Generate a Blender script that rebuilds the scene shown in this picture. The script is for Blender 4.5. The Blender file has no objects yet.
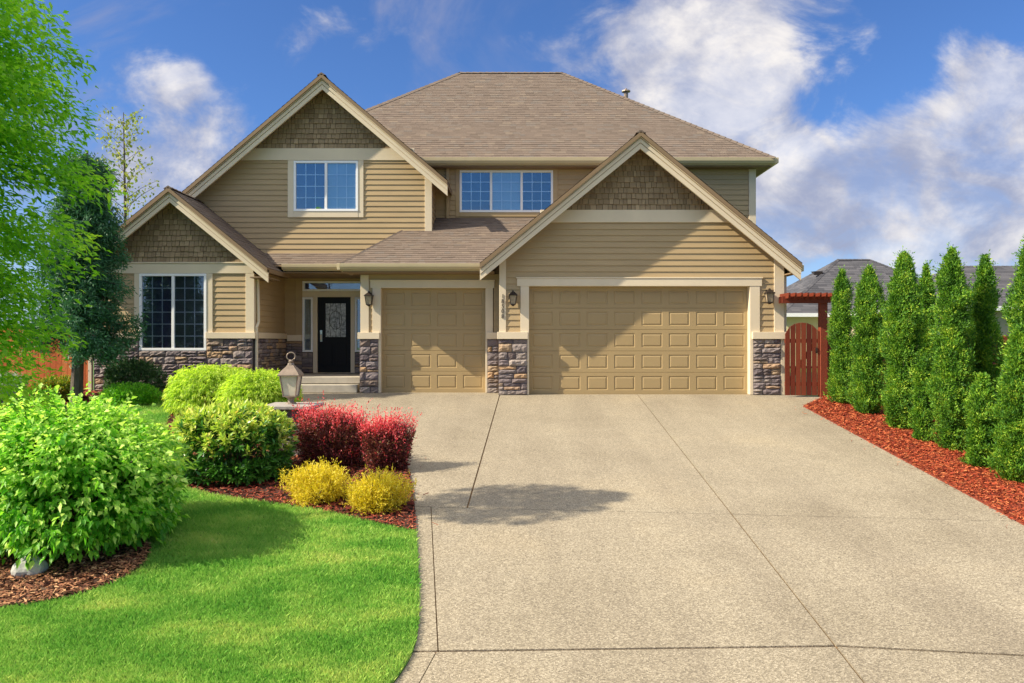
import bpy, bmesh, math, random
import numpy as np
from mathutils import Vector, Matrix

R = math.radians
random.seed(7)
rng = np.random.default_rng(11)
scene = bpy.context.scene
COL = scene.collection

# ------------------------------------------------------------------ camera, light, sky, exposure
F = 796.4                      # focal length in pixels of a 1024 px wide picture
EYE, DIST = 1.19, 17.8         # eye height above the garage apron, distance to the garage front (y = 0)
cam_d = bpy.data.cameras.new('camera')
cam_d.sensor_width = 36.0
cam_d.lens = F / 1024 * 36.0
cam_d.clip_start, cam_d.clip_end = 0.1, 4000
cam = bpy.data.objects.new('camera', cam_d)
COL.objects.link(cam)
cam.location = (0, -DIST, EYE)
cam.rotation_euler = (R(90), 0, 0)
scene.camera = cam
scene.view_settings.view_transform = 'Standard'
scene.view_settings.look = 'None'
scene.view_settings.gamma = 1.0
scene.view_settings.exposure = 1.05
scene.cycles.max_bounces = 8
scene.cycles.transparent_max_bounces = 12

SUN_AZ, SUN_EL = 75.0, 37.5    # degrees from the facade normal towards the left, elevation
sdir = Vector((-math.sin(R(SUN_AZ)) * math.cos(R(SUN_EL)), -math.cos(R(SUN_AZ)) * math.cos(R(SUN_EL)), math.sin(R(SUN_EL))))
sun_d = bpy.data.lights.new('sun', 'SUN')
sun_d.energy = 4.2
sun_d.angle = R(0.5)
sun_d.color = (1.0, 0.89, 0.70)
sun = bpy.data.objects.new('sun', sun_d)
COL.objects.link(sun)
sun.rotation_euler = sdir.to_track_quat('Z', 'Y').to_euler()
sun.location = (-20, -10, 20)

world = bpy.data.worlds.new('World')
scene.world = world
world.use_nodes = True


class NT:
    """small helper to write node trees as expressions"""
    def __init__(self, tree):
        self.t = tree
        self.n = tree.nodes
        self.l = tree.links

    def node(self, kind, **kw):
        nd = self.n.new(kind)
        for k, v in kw.items():
            setattr(nd, k, v)
        return nd

    def put(self, sock, val):
        if isinstance(val, (int, float)):
            sock.default_value = val
        elif isinstance(val, (tuple, list)):
            v = tuple(val)
            if sock.type == 'RGBA' and len(v) == 3:
                v = v + (1,)
            sock.default_value = v
        else:
            self.l.new(val, sock)

    def m(self, op, a, b=0.0, c=None, clamp=False):
        nd = self.node('ShaderNodeMath', operation=op, use_clamp=clamp)
        self.put(nd.inputs[0], a)
        self.put(nd.inputs[1], b)
        if c is not None:
            self.put(nd.inputs[2], c)
        return nd.outputs[0]

    def ss(self, x, a, b):
        nd = self.node('ShaderNodeMapRange', interpolation_type='SMOOTHSTEP')
        self.put(nd.inputs['Value'], x)
        nd.inputs['From Min'].default_value = a
        nd.inputs['From Max'].default_value = b
        return nd.outputs[0]

    def mix(self, f, a, b, blend='MIX'):
        nd = self.node('ShaderNodeMix', data_type='RGBA', blend_type=blend)
        self.put(nd.inputs[0], f)
        self.put(nd.inputs[6], a)
        self.put(nd.inputs[7], b)
        return nd.outputs[2]

    def noise(self, vec, scale, detail=4, rough=0.55, dist=0.0):
        nd = self.node('ShaderNodeTexNoise')
        if vec is not None:
            self.l.new(vec, nd.inputs['Vector'])
        nd.inputs['Scale'].default_value = scale
        nd.inputs['Detail'].default_value = detail
        nd.inputs['Roughness'].default_value = rough
        nd.inputs['Distortion'].default_value = dist
        return nd.outputs[0]

    def ramp(self, f, stops):
        nd = self.node('ShaderNodeValToRGB')
        self.put(nd.inputs[0], f)
        e = nd.color_ramp.elements
        while len(e) < len(stops):
            e.new(0.5)
        for el, (p, c) in zip(e, stops):
            el.position = p
            el.color = tuple(c) + (1,)
        return nd.outputs[0]


def build_world():
    nt = NT(world.node_tree)
    nt.n.clear()
    out = nt.node('ShaderNodeOutputWorld')
    bg = nt.node('ShaderNodeBackground')
    bg.inputs['Strength'].default_value = 0.14
    sky = nt.node('ShaderNodeTexSky', sky_type='NISHITA')
    sky.sun_disc = False
    sky.sun_elevation = R(SUN_EL)
    sky.sun_rotation = math.atan2(sdir.x, sdir.y) % (2 * math.pi)
    sky.altitude = 200
    sky.air_density = 1.0
    sky.dust_density = 0.4
    sky.ozone_density = 4.0
    tc = nt.node('ShaderNodeTexCoord')
    sep = nt.node('ShaderNodeSeparateXYZ')
    nt.l.new(tc.outputs['Generated'], sep.inputs[0])
    x, y, z = sep.outputs
    ay = nt.m('MAXIMUM', nt.m('ABSOLUTE', y), 0.2)
    u = nt.m('DIVIDE', x, ay)
    v = nt.m('DIVIDE', z, ay)
    cmb = nt.node('ShaderNodeCombineXYZ')
    nt.l.new(u, cmb.inputs[0])
    nt.l.new(nt.m('MULTIPLY', v, 1.35), cmb.inputs[1])
    P = cmb.outputs[0]
    warp = nt.node('ShaderNodeTexNoise')
    nt.l.new(P, warp.inputs['Vector'])
    warp.inputs['Scale'].default_value = 5.0
    warp.inputs['Detail'].default_value = 5
    wsep = nt.node('ShaderNodeSeparateColor')
    nt.l.new(warp.outputs['Color'], wsep.inputs[0])
    uw = nt.m('ADD', u, nt.m('MULTIPLY', nt.m('SUBTRACT', wsep.outputs[0], 0.5), 0.11))
    vw = nt.m('ADD', v, nt.m('MULTIPLY', nt.m('SUBTRACT', wsep.outputs[1], 0.5), 0.09))

    def blob(px, py, rx, ry, w):
        a = nt.m('MULTIPLY', nt.m('SUBTRACT', uw, (px - 512) / F), F / rx)
        b = nt.m('MULTIPLY', nt.m('SUBTRACT', vw, (341 - py) / F), F / ry)
        q = nt.m('ADD', nt.m('MULTIPLY', a, a), nt.m('MULTIPLY', b, b))
        return nt.m('MULTIPLY', nt.m('EXPONENT', nt.m('MULTIPLY', q, -0.7)), w)

    def total(lst):
        s = None
        for b in lst:
            g = blob(*b)
            s = g if s is None else nt.m('ADD', s, g)
        return s
    dens = total([(720, -10, 90, 60, 1.1), (742, 70, 55, 62, 1.25), (660, 45, 60, 55, .95), (715, 118, 62, 24, .9), (650, 95, 40, 26, .5),
                  (995, 95, 62, 50, 1.0), (960, 165, 110, 45, 1.0), (880, 205, 110, 36, .85), (1020, 225, 120, 50, .9),
                  (800, 152, 34, 28, .9), (800, 225, 90, 50, .7), (1120, 120, 80, 80, .9),
                  (180, 80, 20, 18, .9), (225, 105, 40, 30, .42), (205, 150, 80, 40, .60), (120, 60, 60, 55, .62), (120, 190, 60, 40, .7),
                  (415, 25, 60, 30, .30), (560, 52, 36, 24, .42), (490, 40, 60, 30, .22), (850, 25, 30, 40, .5), (330, 30, 60, 30, .3)])
    n1 = nt.noise(P, 6.5, 10, 0.62, 0.35)
    n2 = nt.noise(P, 24.0, 6, 0.62)
    sh = nt.node('ShaderNodeVectorMath', operation='ADD')
    nt.l.new(P, sh.inputs[0])
    sh.inputs[1].default_value = (-0.030, 0.035, 0)
    n1b = nt.noise(sh.outputs[0], 6.5, 5, 0.55, 0.35)
    d = nt.m('ADD', dens, nt.m('MULTIPLY', nt.m('SUBTRACT', n1, 0.5), 2.1))
    d = nt.m('ADD', d, nt.m('MULTIPLY', nt.m('SUBTRACT', n2, 0.5), 0.35))
    fill_cloud = nt.ss(z, 0.42, 0.62)     # unseen bright cloud above the picture, added for white fill light
    d = nt.m('ADD', d, nt.m('MULTIPLY', fill_cloud, 0.95))
    mask = nt.ss(d, 0.40, 1.0)
    white = total([(748, 45, 48, 75, 1.0), (705, 112, 60, 28, .6), (1000, 88, 50, 34, .75), (930, 130, 50, 24, .3), (178, 74, 20, 17, .9),
                   (806, 150, 24, 18, .6), (660, 30, 40, 40, .15), (930, 250, 140, 18, .3)])
    wm = nt.m('ADD', nt.m('ADD', white, -0.04), nt.m('ADD', nt.m('MULTIPLY', nt.m('SUBTRACT', n1, n1b), 3.2), nt.m('MULTIPLY', nt.m('SUBTRACT', nt.noise(P, 11.0, 8, 0.62, 0.3), 0.46), 1.3)))
    wm = nt.m('ADD', nt.ss(wm, -0.42, 1.30), nt.m('MULTIPLY', fill_cloud, 1.0), clamp=True)
    ccol = nt.mix(wm, (1.30, 1.42, 1.95), (3.65, 3.45, 3.25))
    ccol = nt.mix(fill_cloud, ccol, (5.2, 5.0, 4.7))
    veil = nt.noise(P, 3.4, 7, 0.62, 0.6)     # thin violet-grey cloud between the heaps
    veil = nt.m('MULTIPLY', nt.m('MULTIPLY', nt.ss(veil, 0.47, 0.70), nt.ss(uw, 0.22, -0.10)), 0.75)
    tint = nt.mix(1.0, sky.outputs[0], (0.265, 0.365, 0.52), 'MULTIPLY')
    low = nt.ss(z, 0.20, -0.02)     # paler air low over the roofs
    tint = nt.mix(nt.m('MULTIPLY', low, 0.45), tint, (2.3, 2.65, 3.2))
    tint = nt.mix(veil, tint, (1.15, 1.28, 1.95))
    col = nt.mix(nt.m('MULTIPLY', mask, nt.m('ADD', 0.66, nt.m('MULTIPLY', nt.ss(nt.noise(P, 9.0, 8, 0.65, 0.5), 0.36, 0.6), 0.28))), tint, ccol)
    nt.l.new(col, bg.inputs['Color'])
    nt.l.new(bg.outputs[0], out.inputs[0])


build_world()

# ------------------------------------------------------------------ helpers: pixels, ground
def at(px, py, y):
    """point seen at pixel (px, py) of the photograph on the plane at depth y"""
    d = y + DIST
    return Vector(((px - 512) * d / F, y, EYE - (py - 341) * d / F))


def ax(px, y):
    return (px - 512) * (y + DIST) / F


def az(py, y):
    return EYE - (py - 341) * (y + DIST) / F


SLOPE = 75.0 / F
GC = F * (EYE + SLOPE * DIST)


def gz(y):
    """height of the ground: flat at the house, the drive falls towards the street, then flat"""
    y = np.asarray(y, dtype=float)
    return np.where(y >= 0, 0.0, np.where(y > -16.5, SLOPE * y, -SLOPE * 16.5))


def G(px, py):
    d = GC / (py - 341 + 75)
    return ((px - 512) * d / F, d - DIST)


# ------------------------------------------------------------------ materials
def new_mat(name):
    m = bpy.data.materials.new(name)
    m.use_nodes = True
    nt = NT(m.node_tree)
    return m, nt, nt.n['Principled BSDF']


def obj_coord(nt):
    return nt.node('ShaderNodeTexCoord').outputs['Object']


def plain(name, col, rough=0.6, var=0.12, scale=3.0, bump=0.0, bscale=60.0, metal=0.0, spec=0.4, stretch=None):
    m, nt, p = new_mat(name)
    v = obj_coord(nt)
    if stretch:
        mp = nt.node('ShaderNodeMapping')
        mp.inputs['Scale'].default_value = stretch
        nt.l.new(v, mp.inputs[0])
        v = mp.outputs[0]
    n = nt.noise(v, scale, 6, 0.6)
    dk = tuple(c * (1 - var) for c in col)
    lt = tuple(min(1, c * (1 + var)) for c in col)
    nt.l.new(nt.ramp(n, [(0.3, dk), (0.7, lt)]), p.inputs['Base Color'])
    p.inputs['Roughness'].default_value = rough
    p.inputs['Metallic'].default_value = metal
    p.inputs['Specular IOR Level'].default_value = spec
    if bump:
        b = nt.node('ShaderNodeBump')
        b.inputs['Strength'].default_value = bump
        b.inputs['Distance'].default_value = 0.01
        nt.l.new(nt.noise(v, bscale, 4, 0.6), b.inputs['Height'])
        nt.l.new(b.outputs[0], p.inputs['Normal'])
    return m


def island(name, stops, rough=0.75, scale=2.0, nvar=0.25, bump=0.0, bscale=50.0, spec=0.3):
    """every separate piece (stone, shingle, chip) gets a colour of its own from the ramp"""
    m, nt, p = new_mat(name)
    g = nt.node('ShaderNodeNewGeometry')
    c = nt.ramp(g.outputs['Random Per Island'], stops)
    v = obj_coord(nt)
    n = nt.noise(v, scale, 6, 0.65)
    f = nt.m('ADD', nt.m('MULTIPLY', n, 2 * nvar), 1 - nvar)
    nd = nt.node('ShaderNodeVectorMath', operation='SCALE')
    nt.l.new(c, nd.inputs[0])
    nt.l.new(f, nd.inputs['Scale'])
    nt.l.new(nd.outputs[0], p.inputs['Base Color'])
    p.inputs['Roughness'].default_value = rough
    p.inputs['Specular IOR Level'].default_value = spec
    if bump:
        b = nt.node('ShaderNodeBump')
        b.inputs['Strength'].default_value = bump
        b.inputs['Distance'].default_value = 0.02
        nt.l.new(nt.noise(v, bscale, 5, 0.65), b.inputs['Height'])
        nt.l.new(b.outputs[0], p.inputs['Normal'])
    return m


def leafmat(name, stops, trans=0.35, rough=0.5, clump=None, spec=0.35, cscale=2.5, tsat=1.25):
    m, nt, p = new_mat(name)
    g = nt.node('ShaderNodeNewGeometry')
    r = g.outputs['Random Per Island']
    if clump:
        n = nt.noise(obj_coord(nt), cscale, 3, 0.6)
        r = nt.m('ADD', nt.m('MULTIPLY', r, 1 - clump), nt.m('MULTIPLY', nt.ss(n, 0.32, 0.68), clump))
    c = nt.ramp(r, stops)
    nt.l.new(c, p.inputs['Base Color'])
    p.inputs['Roughness'].default_value = rough
    p.inputs['Specular IOR Level'].default_value = spec
    t = nt.node('ShaderNodeBsdfTranslucent')
    nd = nt.node('ShaderNodeVectorMath', operation='MULTIPLY')
    nt.l.new(c, nd.inputs[0])
    nd.inputs[1].default_value = (1.25 * tsat, 1.35 * tsat, 0.7 * tsat)
    nt.l.new(nd.outputs[0], t.inputs['Color'])
    mx = nt.node('ShaderNodeMixShader')
    mx.inputs[0].default_value = trans
    nt.l.new(p.outputs[0], mx.inputs[1])
    nt.l.new(t.outputs[0], mx.inputs[2])
    nt.l.new(mx.outputs[0], nt.n['Material Output'].inputs[0])
    return m


def glassmat(name, refl=0.35, tint=(0.9, 0.95, 1.0)):
    m, nt, p = new_mat(name)
    nt.n.remove(p)
    tr = nt.node('ShaderNodeBsdfTransparent')
    tr.inputs[0].default_value = tint + (1,)
    gl = nt.node('ShaderNodeBsdfGlossy')
    gl.inputs['Roughness'].default_value = 0.012
    gl.inputs['Color'].default_value = (0.8, 0.97, 1, 1)
    b = nt.node('ShaderNodeBump')
    b.inputs['Strength'].default_value = 0.05
    b.inputs['Distance'].default_value = 0.02
    nt.l.new(nt.noise(obj_coord(nt), 1.6, 1, 0.5), b.inputs['Height'])
    nt.l.new(b.outputs[0], gl.inputs['Normal'])
    lw = nt.node('ShaderNodeLayerWeight')
    lw.inputs[0].default_value = 0.25
    f = nt.m('ADD', nt.m('MULTIPLY', lw.outputs['Fresnel'], 0.8), refl, clamp=True)
    mx = nt.node('ShaderNodeMixShader')
    nt.l.new(f, mx.inputs[0])
    nt.l.new(tr.outputs[0], mx.inputs[1])
    nt.l.new(gl.outputs[0], mx.inputs[2])
    nt.l.new(mx.outputs[0], nt.n['Material Output'].inputs[0])
    return m


M = {}
M['siding'] = plain('tan lap siding paint', (0.435, 0.315, 0.165), 0.6, 0.07, 1.2, 0.15, 40, stretch=(1, 1, 6))
M['siding_line'] = M['siding']
M['trim'] = plain('cream trim paint', (0.70, 0.59, 0.42), 0.55, 0.05, 1.5, 0.08, 40)
M['soffit'] = plain('brown soffit paint', (0.23, 0.155, 0.085), 0.7, 0.1, 2)
M['gutter'] = plain('tan gutter enamel', (0.52, 0.43, 0.26), 0.4, 0.06, 2)
M['door_paint'] = plain('tan garage door enamel', (0.385, 0.278, 0.134), 0.5, 0.04, 1.0, 0.1, 120)
M['wall'] = plain('bare wall sheathing', (0.20, 0.15, 0.09), 0.8)
M['white'] = plain('white vinyl window frame', (0.88, 0.88, 0.88), 0.35, 0.02)
M['muntin'] = plain('pale window grille', (0.88, 0.90, 0.90), 0.4, 0.02)
M['black_door'] = plain('black door enamel', (0.010, 0.009, 0.010), 0.45, 0.1, spec=0.15)
M['bronze'] = plain('aged bronze metal', (0.06, 0.045, 0.035), 0.45, 0.25, 20, metal=0.6)
M['pewter'] = plain('weathered pewter paint', (0.25, 0.195, 0.15), 0.5, 0.2, 14, metal=0.35)
M['frost'] = plain('frosted lantern glass', (0.62, 0.56, 0.44), 0.25, 0.12, 12)
M['amber'] = plain('amber lantern glass', (0.34, 0.27, 0.18), 0.25, 0.2, 16)
M['nickel'] = plain('brushed nickel', (0.6, 0.58, 0.55), 0.3, 0.05, metal=1.0)
M['digit'] = plain('dark house numerals', (0.10, 0.08, 0.06), 0.5, 0.05)
M['concrete'] = plain('step concrete', (0.40, 0.36, 0.29), 0.85, 0.12, 5, 0.3, 70)
M['capstone'] = plain('grey cap stone', (0.33, 0.30, 0.27), 0.8, 0.2, 6, 0.5, 40)
M['mortar'] = plain('dark mortar', (0.085, 0.07, 0.065), 0.95, 0.2, 20)
M['glass'] = glassmat('window glass', 0.13)
M['glass_dark'] = glassmat('tinted window glass', 0.10, (0.8, 0.82, 0.9))
M['blind_blue'] = plain('blinds tinted sky blue', (0.52, 0.66, 0.72), 0.7, 0.05)  # white blinds with the blue sky reflection put into their colour
M['blind_dim'] = plain('blinds with painted shade', (0.045, 0.085, 0.14), 0.7, 0.1)  # darker copy of the same blinds, shade put into the colour
M['inside'] = plain('painted room darkness', (0.11, 0.08, 0.16), 0.8, 0.5, 1.5)  # flat sheet behind the glass, the room's darkness painted into its colour
M['inside_pale'] = plain('pale curtain', (0.17, 0.165, 0.15), 0.8, 0.3, 2.5)
M['leaded'] = plain('leaded door glass', (0.34, 0.35, 0.34), 0.2, 0.75, 16)
M['stone'] = island('ledge stone', [(0.0, (0.10, 0.080, 0.088)), (0.2, (0.25, 0.21, 0.205)), (0.4, (0.16, 0.125, 0.13)), (0.55, (0.34, 0.285, 0.25)),
                                    (0.7, (0.13, 0.10, 0.10)), (0.84, (0.36, 0.265, 0.175)), (0.93, (0.42, 0.27, 0.15)), (1.0, (0.28, 0.225, 0.21))],
                    0.85, 9, 0.45, 0.9, 26)
M['roof'] = island('asphalt shingles', [(0.0, (0.140, 0.106, 0.083)), (0.25, (0.174, 0.132, 0.104)), (0.5, (0.154, 0.117, 0.092)), (0.72, (0.186, 0.141, 0.109)),
                                        (0.88, (0.155, 0.128, 0.108)), (1.0, (0.205, 0.157, 0.117))], 0.9, 60, 0.22, 0.5, 150)
M['shake'] = island('brown shingle siding', [(0.0, (0.26, 0.18, 0.10)), (0.4, (0.37, 0.265, 0.15)), (0.7, (0.31, 0.22, 0.125)), (1.0, (0.45, 0.325, 0.19))],
                    0.75, 14, 0.2, 0.3, 60)
M['grey_roof'] = island('grey shingles', [(0.0, (0.055, 0.055, 0.064)), (0.5, (0.08, 0.08, 0.090)), (1.0, (0.105, 0.102, 0.112))], 0.9, 30, 0.2)
M['cedar'] = island('orange cedar boards', [(0.0, (0.42, 0.095, 0.022)), (0.5, (0.52, 0.135, 0.03)), (1.0, (0.60, 0.19, 0.05))], 0.65, 5, 0.25, 0.3, 40)
M['redwood'] = island('red stained boards', [(0.0, (0.095, 0.016, 0.009)), (0.5, (0.145, 0.026, 0.012)), (1.0, (0.22, 0.047, 0.02))], 0.55, 5, 0.3, 0.3, 40)
M['mulch_red'] = island('red bark chips', [(0.0, (0.16, 0.022, 0.008)), (0.35, (0.31, 0.045, 0.016)), (0.7, (0.42, 0.085, 0.028)), (1.0, (0.55, 0.19, 0.07))], 0.85, 8, 0.25)
M['mulch_dark'] = island('dark red bark chips', [(0.0, (0.10, 0.018, 0.012)), (0.5, (0.21, 0.036, 0.020)), (0.85, (0.34, 0.075, 0.035)), (1.0, (0.46, 0.18, 0.09))], 0.85, 8, 0.25)
M['mulch_brown'] = island('brown bark chips', [(0.0, (0.08, 0.030, 0.018)), (0.4, (0.22, 0.085, 0.042)), (0.75, (0.38, 0.175, 0.085)), (1.0, (0.56, 0.33, 0.17))], 0.85, 8, 0.25)
M['soil'] = plain('dark soil', (0.05, 0.022, 0.014), 0.95, 0.4, 20, 0.8, 40)
M['soil_red'] = plain('red soil', (0.20, 0.035, 0.015), 0.95, 0.3, 20, 0.8, 40)
M['bark'] = plain('tree bark', (0.11, 0.085, 0.065), 0.9, 0.4, 12, 0.8, 30, stretch=(3, 3, 0.6))
M['rock'] = plain('pale rock', (0.42, 0.42, 0.38), 0.85, 0.2, 8, 0.5, 20)
M['asphalt'] = plain('asphalt', (0.05, 0.05, 0.05), 0.9, 0.2, 30, 0.4, 200)
M['cream_house'] = plain('cream stucco', (0.62, 0.56, 0.33), 0.7, 0.05, 1)
M['beige_house'] = plain('beige lap siding far', (0.46, 0.38, 0.28), 0.7, 0.05, 1)
M['dark_gap'] = plain('joint filler', (0.17, 0.10, 0.045), 0.95, 0.3, 10)


def aggregate():
    m, nt, p = new_mat('exposed aggregate concrete')
    v = obj_coord(nt)
    n1 = nt.noise(v, 0.55, 5, 0.6)
    n2 = nt.noise(v, 60, 3, 0.75)
    vo = nt.node('ShaderNodeTexVoronoi')
    nt.l.new(v, vo.inputs['Vector'])
    vo.inputs['Scale'].default_value = 98
    sc = nt.node('ShaderNodeSeparateColor')
    nt.l.new(vo.outputs['Color'], sc.inputs[0])
    peb = nt.ramp(sc.outputs[0], [(0.0, (0.095, 0.078, 0.055)), (0.3, (0.215, 0.180, 0.128)), (0.65, (0.315, 0.268, 0.193)), (1.0, (0.54, 0.475, 0.36))])
    c = nt.mix(nt.ss(n2, 0.33, 0.72), (0.215, 0.180, 0.127), (0.355, 0.305, 0.220))
    c = nt.mix(0.62, c, peb)
    st = nt.ramp(n1, [(0.3, (0.84, 0.83, 0.81)), (0.52, (1.0, 1.0, 1.0)), (0.72, (1.1, 1.08, 1.04))])
    c = nt.mix(1.0, c, st, 'MULTIPLY')
    mpt = nt.node('ShaderNodeMapping')
    mpt.inputs['Scale'].default_value = (1.5, 0.10, 1.0)
    nt.l.new(v, mpt.inputs[0])
    n4 = nt.noise(mpt.outputs[0], 1.0, 5, 0.65)     # faint wear along the wheel tracks
    c = nt.mix(1.0, c, nt.ramp(n4, [(0.35, (0.88, 0.87, 0.86)), (0.6, (1.03, 1.03, 1.02))]), 'MULTIPLY')
    n3 = nt.noise(v, 2.6, 6, 0.7)
    c = nt.mix(nt.m('MULTIPLY', nt.ss(n3, 0.60, 0.74), 0.35), c, (0.22, 0.19, 0.14))
    nt.l.new(c, p.inputs['Base Color'])
    p.inputs['Roughness'].default_value = 0.82
    b = nt.node('ShaderNodeBump')
    b.inputs['Strength'].default_value = 0.55
    b.inputs['Distance'].default_value = 0.006
    nt.l.new(vo.outputs['Distance'], b.inputs['Height'])
    nt.l.new(b.outputs[0], p.inputs['Normal'])
    return m


M['aggregate'] = aggregate()


def turf():
    m, nt, p = new_mat('turf')
    v = obj_coord(nt)
    n = nt.noise(v, 1.3, 5, 0.6)
    n2 = nt.noise(v, 40, 3, 0.7)
    c = nt.ramp(n, [(0.3, (0.045, 0.13, 0.012)), (0.55, (0.075, 0.17, 0.018)), (0.75, (0.13, 0.19, 0.03))])
    c = nt.mix(nt.ss(n2, 0.3, 0.7), nt.mix(1.0, c, (0.6, 0.6, 0.6), 'MULTIPLY'), c)
    nt.l.new(c, p.inputs['Base Color'])
    p.inputs['Roughness'].default_value = 0.9
    return m


M['turf'] = turf()


def grassmat():
    m, nt, p = new_mat('grass blades')
    g = nt.node('ShaderNodeNewGeometry')
    v = obj_coord(nt)
    mp = nt.node('ShaderNodeMapping')
    mp.inputs['Scale'].default_value = (1.0, 1.7, 1.0)
    mp.inputs['Location'].default_value = (3.3, 7.1, 0)
    nt.l.new(v, mp.inputs[0])
    n = nt.noise(mp.outputs[0], 1.15, 5, 0.62)
    f = nt.m('ADD', nt.m('MULTIPLY', nt.ss(n, 0.32, 0.74), 0.62), nt.m('MULTIPLY', g.outputs['Random Per Island'], 0.38))
    c = nt.ramp(f, [(0.0, (0.085, 0.31, 0.035)), (0.3, (0.21, 0.46, 0.06)), (0.6, (0.37, 0.58, 0.11)), (0.85, (0.54, 0.64, 0.14)), (1.0, (0.66, 0.66, 0.25))])
    nt.l.new(c, p.inputs['Base Color'])
    p.inputs['Roughness'].default_value = 0.55
    p.inputs['Specular IOR Level'].default_value = 0.25
    t = nt.node('ShaderNodeBsdfTranslucent')
    nt.l.new(c, t.inputs['Color'])
    mx = nt.node('ShaderNodeMixShader')
    mx.inputs[0].default_value = 0.35
    nt.l.new(p.outputs[0], mx.inputs[1])
    nt.l.new(t.outputs[0], mx.inputs[2])
    nt.l.new(mx.outputs[0], nt.n['Material Output'].inputs[0])
    return m


M['grass'] = grassmat()
# foliage: colours of the leaves themselves, young leaves paler than old ones
M['maple_leaf'] = leafmat('maple leaves', [(0, (0.045, 0.18, 0.014)), (0.5, (0.19, 0.46, 0.022)), (1, (0.50, 0.72, 0.07))], 0.55, clump=0.55, cscale=2.6)
M['conifer'] = leafmat('blue green needles', [(0, (0.02, 0.085, 0.042)), (0.5, (0.04, 0.14, 0.062)), (1, (0.085, 0.22, 0.09))], 0.2, clump=0.4)
M['sparse_leaf'] = leafmat('thin spring leaves', [(0, (0.14, 0.20, 0.03)), (1, (0.34, 0.34, 0.07))], 0.4)
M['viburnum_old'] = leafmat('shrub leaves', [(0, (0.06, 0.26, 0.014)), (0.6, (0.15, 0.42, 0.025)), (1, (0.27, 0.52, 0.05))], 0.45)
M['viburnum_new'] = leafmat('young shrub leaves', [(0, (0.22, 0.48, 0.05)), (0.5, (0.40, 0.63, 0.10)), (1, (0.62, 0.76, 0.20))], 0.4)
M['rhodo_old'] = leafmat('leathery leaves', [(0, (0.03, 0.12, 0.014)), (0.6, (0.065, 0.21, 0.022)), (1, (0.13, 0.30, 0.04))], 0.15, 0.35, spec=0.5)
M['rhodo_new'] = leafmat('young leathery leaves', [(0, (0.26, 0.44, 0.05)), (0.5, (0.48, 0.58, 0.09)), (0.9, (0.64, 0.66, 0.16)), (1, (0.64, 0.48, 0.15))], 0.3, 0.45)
M['lace'] = leafmat('lime lace leaves', [(0, (0.26, 0.43, 0.03)), (0.5, (0.43, 0.57, 0.06)), (1, (0.64, 0.72, 0.14))], 0.4, clump=0.4, cscale=5)
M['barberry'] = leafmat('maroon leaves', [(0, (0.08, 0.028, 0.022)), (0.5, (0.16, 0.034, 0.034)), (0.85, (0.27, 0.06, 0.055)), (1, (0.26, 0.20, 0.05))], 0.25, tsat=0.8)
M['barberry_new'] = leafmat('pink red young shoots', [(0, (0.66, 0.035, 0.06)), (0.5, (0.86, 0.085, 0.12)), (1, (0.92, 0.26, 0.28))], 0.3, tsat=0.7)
M['gold'] = leafmat('golden sprays', [(0, (0.50, 0.40, 0.018)), (0.4, (0.76, 0.60, 0.028)), (0.8, (0.88, 0.72, 0.06)), (1, (0.92, 0.82, 0.18))], 0.4, tsat=0.8)
M['thuja'] = leafmat('arborvitae sprays', [(0, (0.022, 0.08, 0.009)), (0.4, (0.06, 0.18, 0.013)), (0.75, (0.19, 0.36, 0.022)), (1, (0.48, 0.57, 0.06))], 0.22, 0.6, clump=0.4, cscale=5)
M['dark_shrub'] = leafmat('dark shrub leaves', [(0, (0.025, 0.075, 0.022)), (0.6, (0.05, 0.13, 0.036)), (1, (0.12, 0.19, 0.07))], 0.2)
M['bright_shrub'] = leafmat('bright shrub leaves', [(0, (0.07, 0.27, 0.012)), (0.6, (0.15, 0.42, 0.02)), (1, (0.28, 0.52, 0.04))], 0.35)
M['spirea'] = leafmat('orange tipped leaves', [(0, (0.10, 0.22, 0.015)), (0.6, (0.24, 0.33, 0.025)), (1, (0.55, 0.28, 0.04))], 0.3)
M['silver'] = leafmat('silver leaves', [(0, (0.30, 0.34, 0.33)), (1, (0.55, 0.60, 0.60))], 0.2)

# ------------------------------------------------------------------ mesh helpers
HOME = {}


def link(name, me, mat, parent=None):
    o = bpy.data.objects.new(name, me)
    if mat:
        me.materials.append(mat)
    COL.objects.link(o)
    if parent:
        o.parent = parent
        o.location = -HOME.get(parent.name, Vector())
    return o


def tag(o, label, cat, group=None, kind=None):
    o['label'] = label
    o['category'] = cat
    if group:
        o['group'] = group
    if kind:
        o['kind'] = kind
    return o


def thing(name, loc, label, cat, group=None):
    """an Empty at the base of a thing; its parts are built in world coordinates"""
    o = bpy.data.objects.new(name, None)
    COL.objects.link(o)
    o.location = loc
    o.empty_display_size = 0.2
    HOME[o.name] = Vector([float(c) for c in loc])
    return tag(o, label, cat, group)


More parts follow.
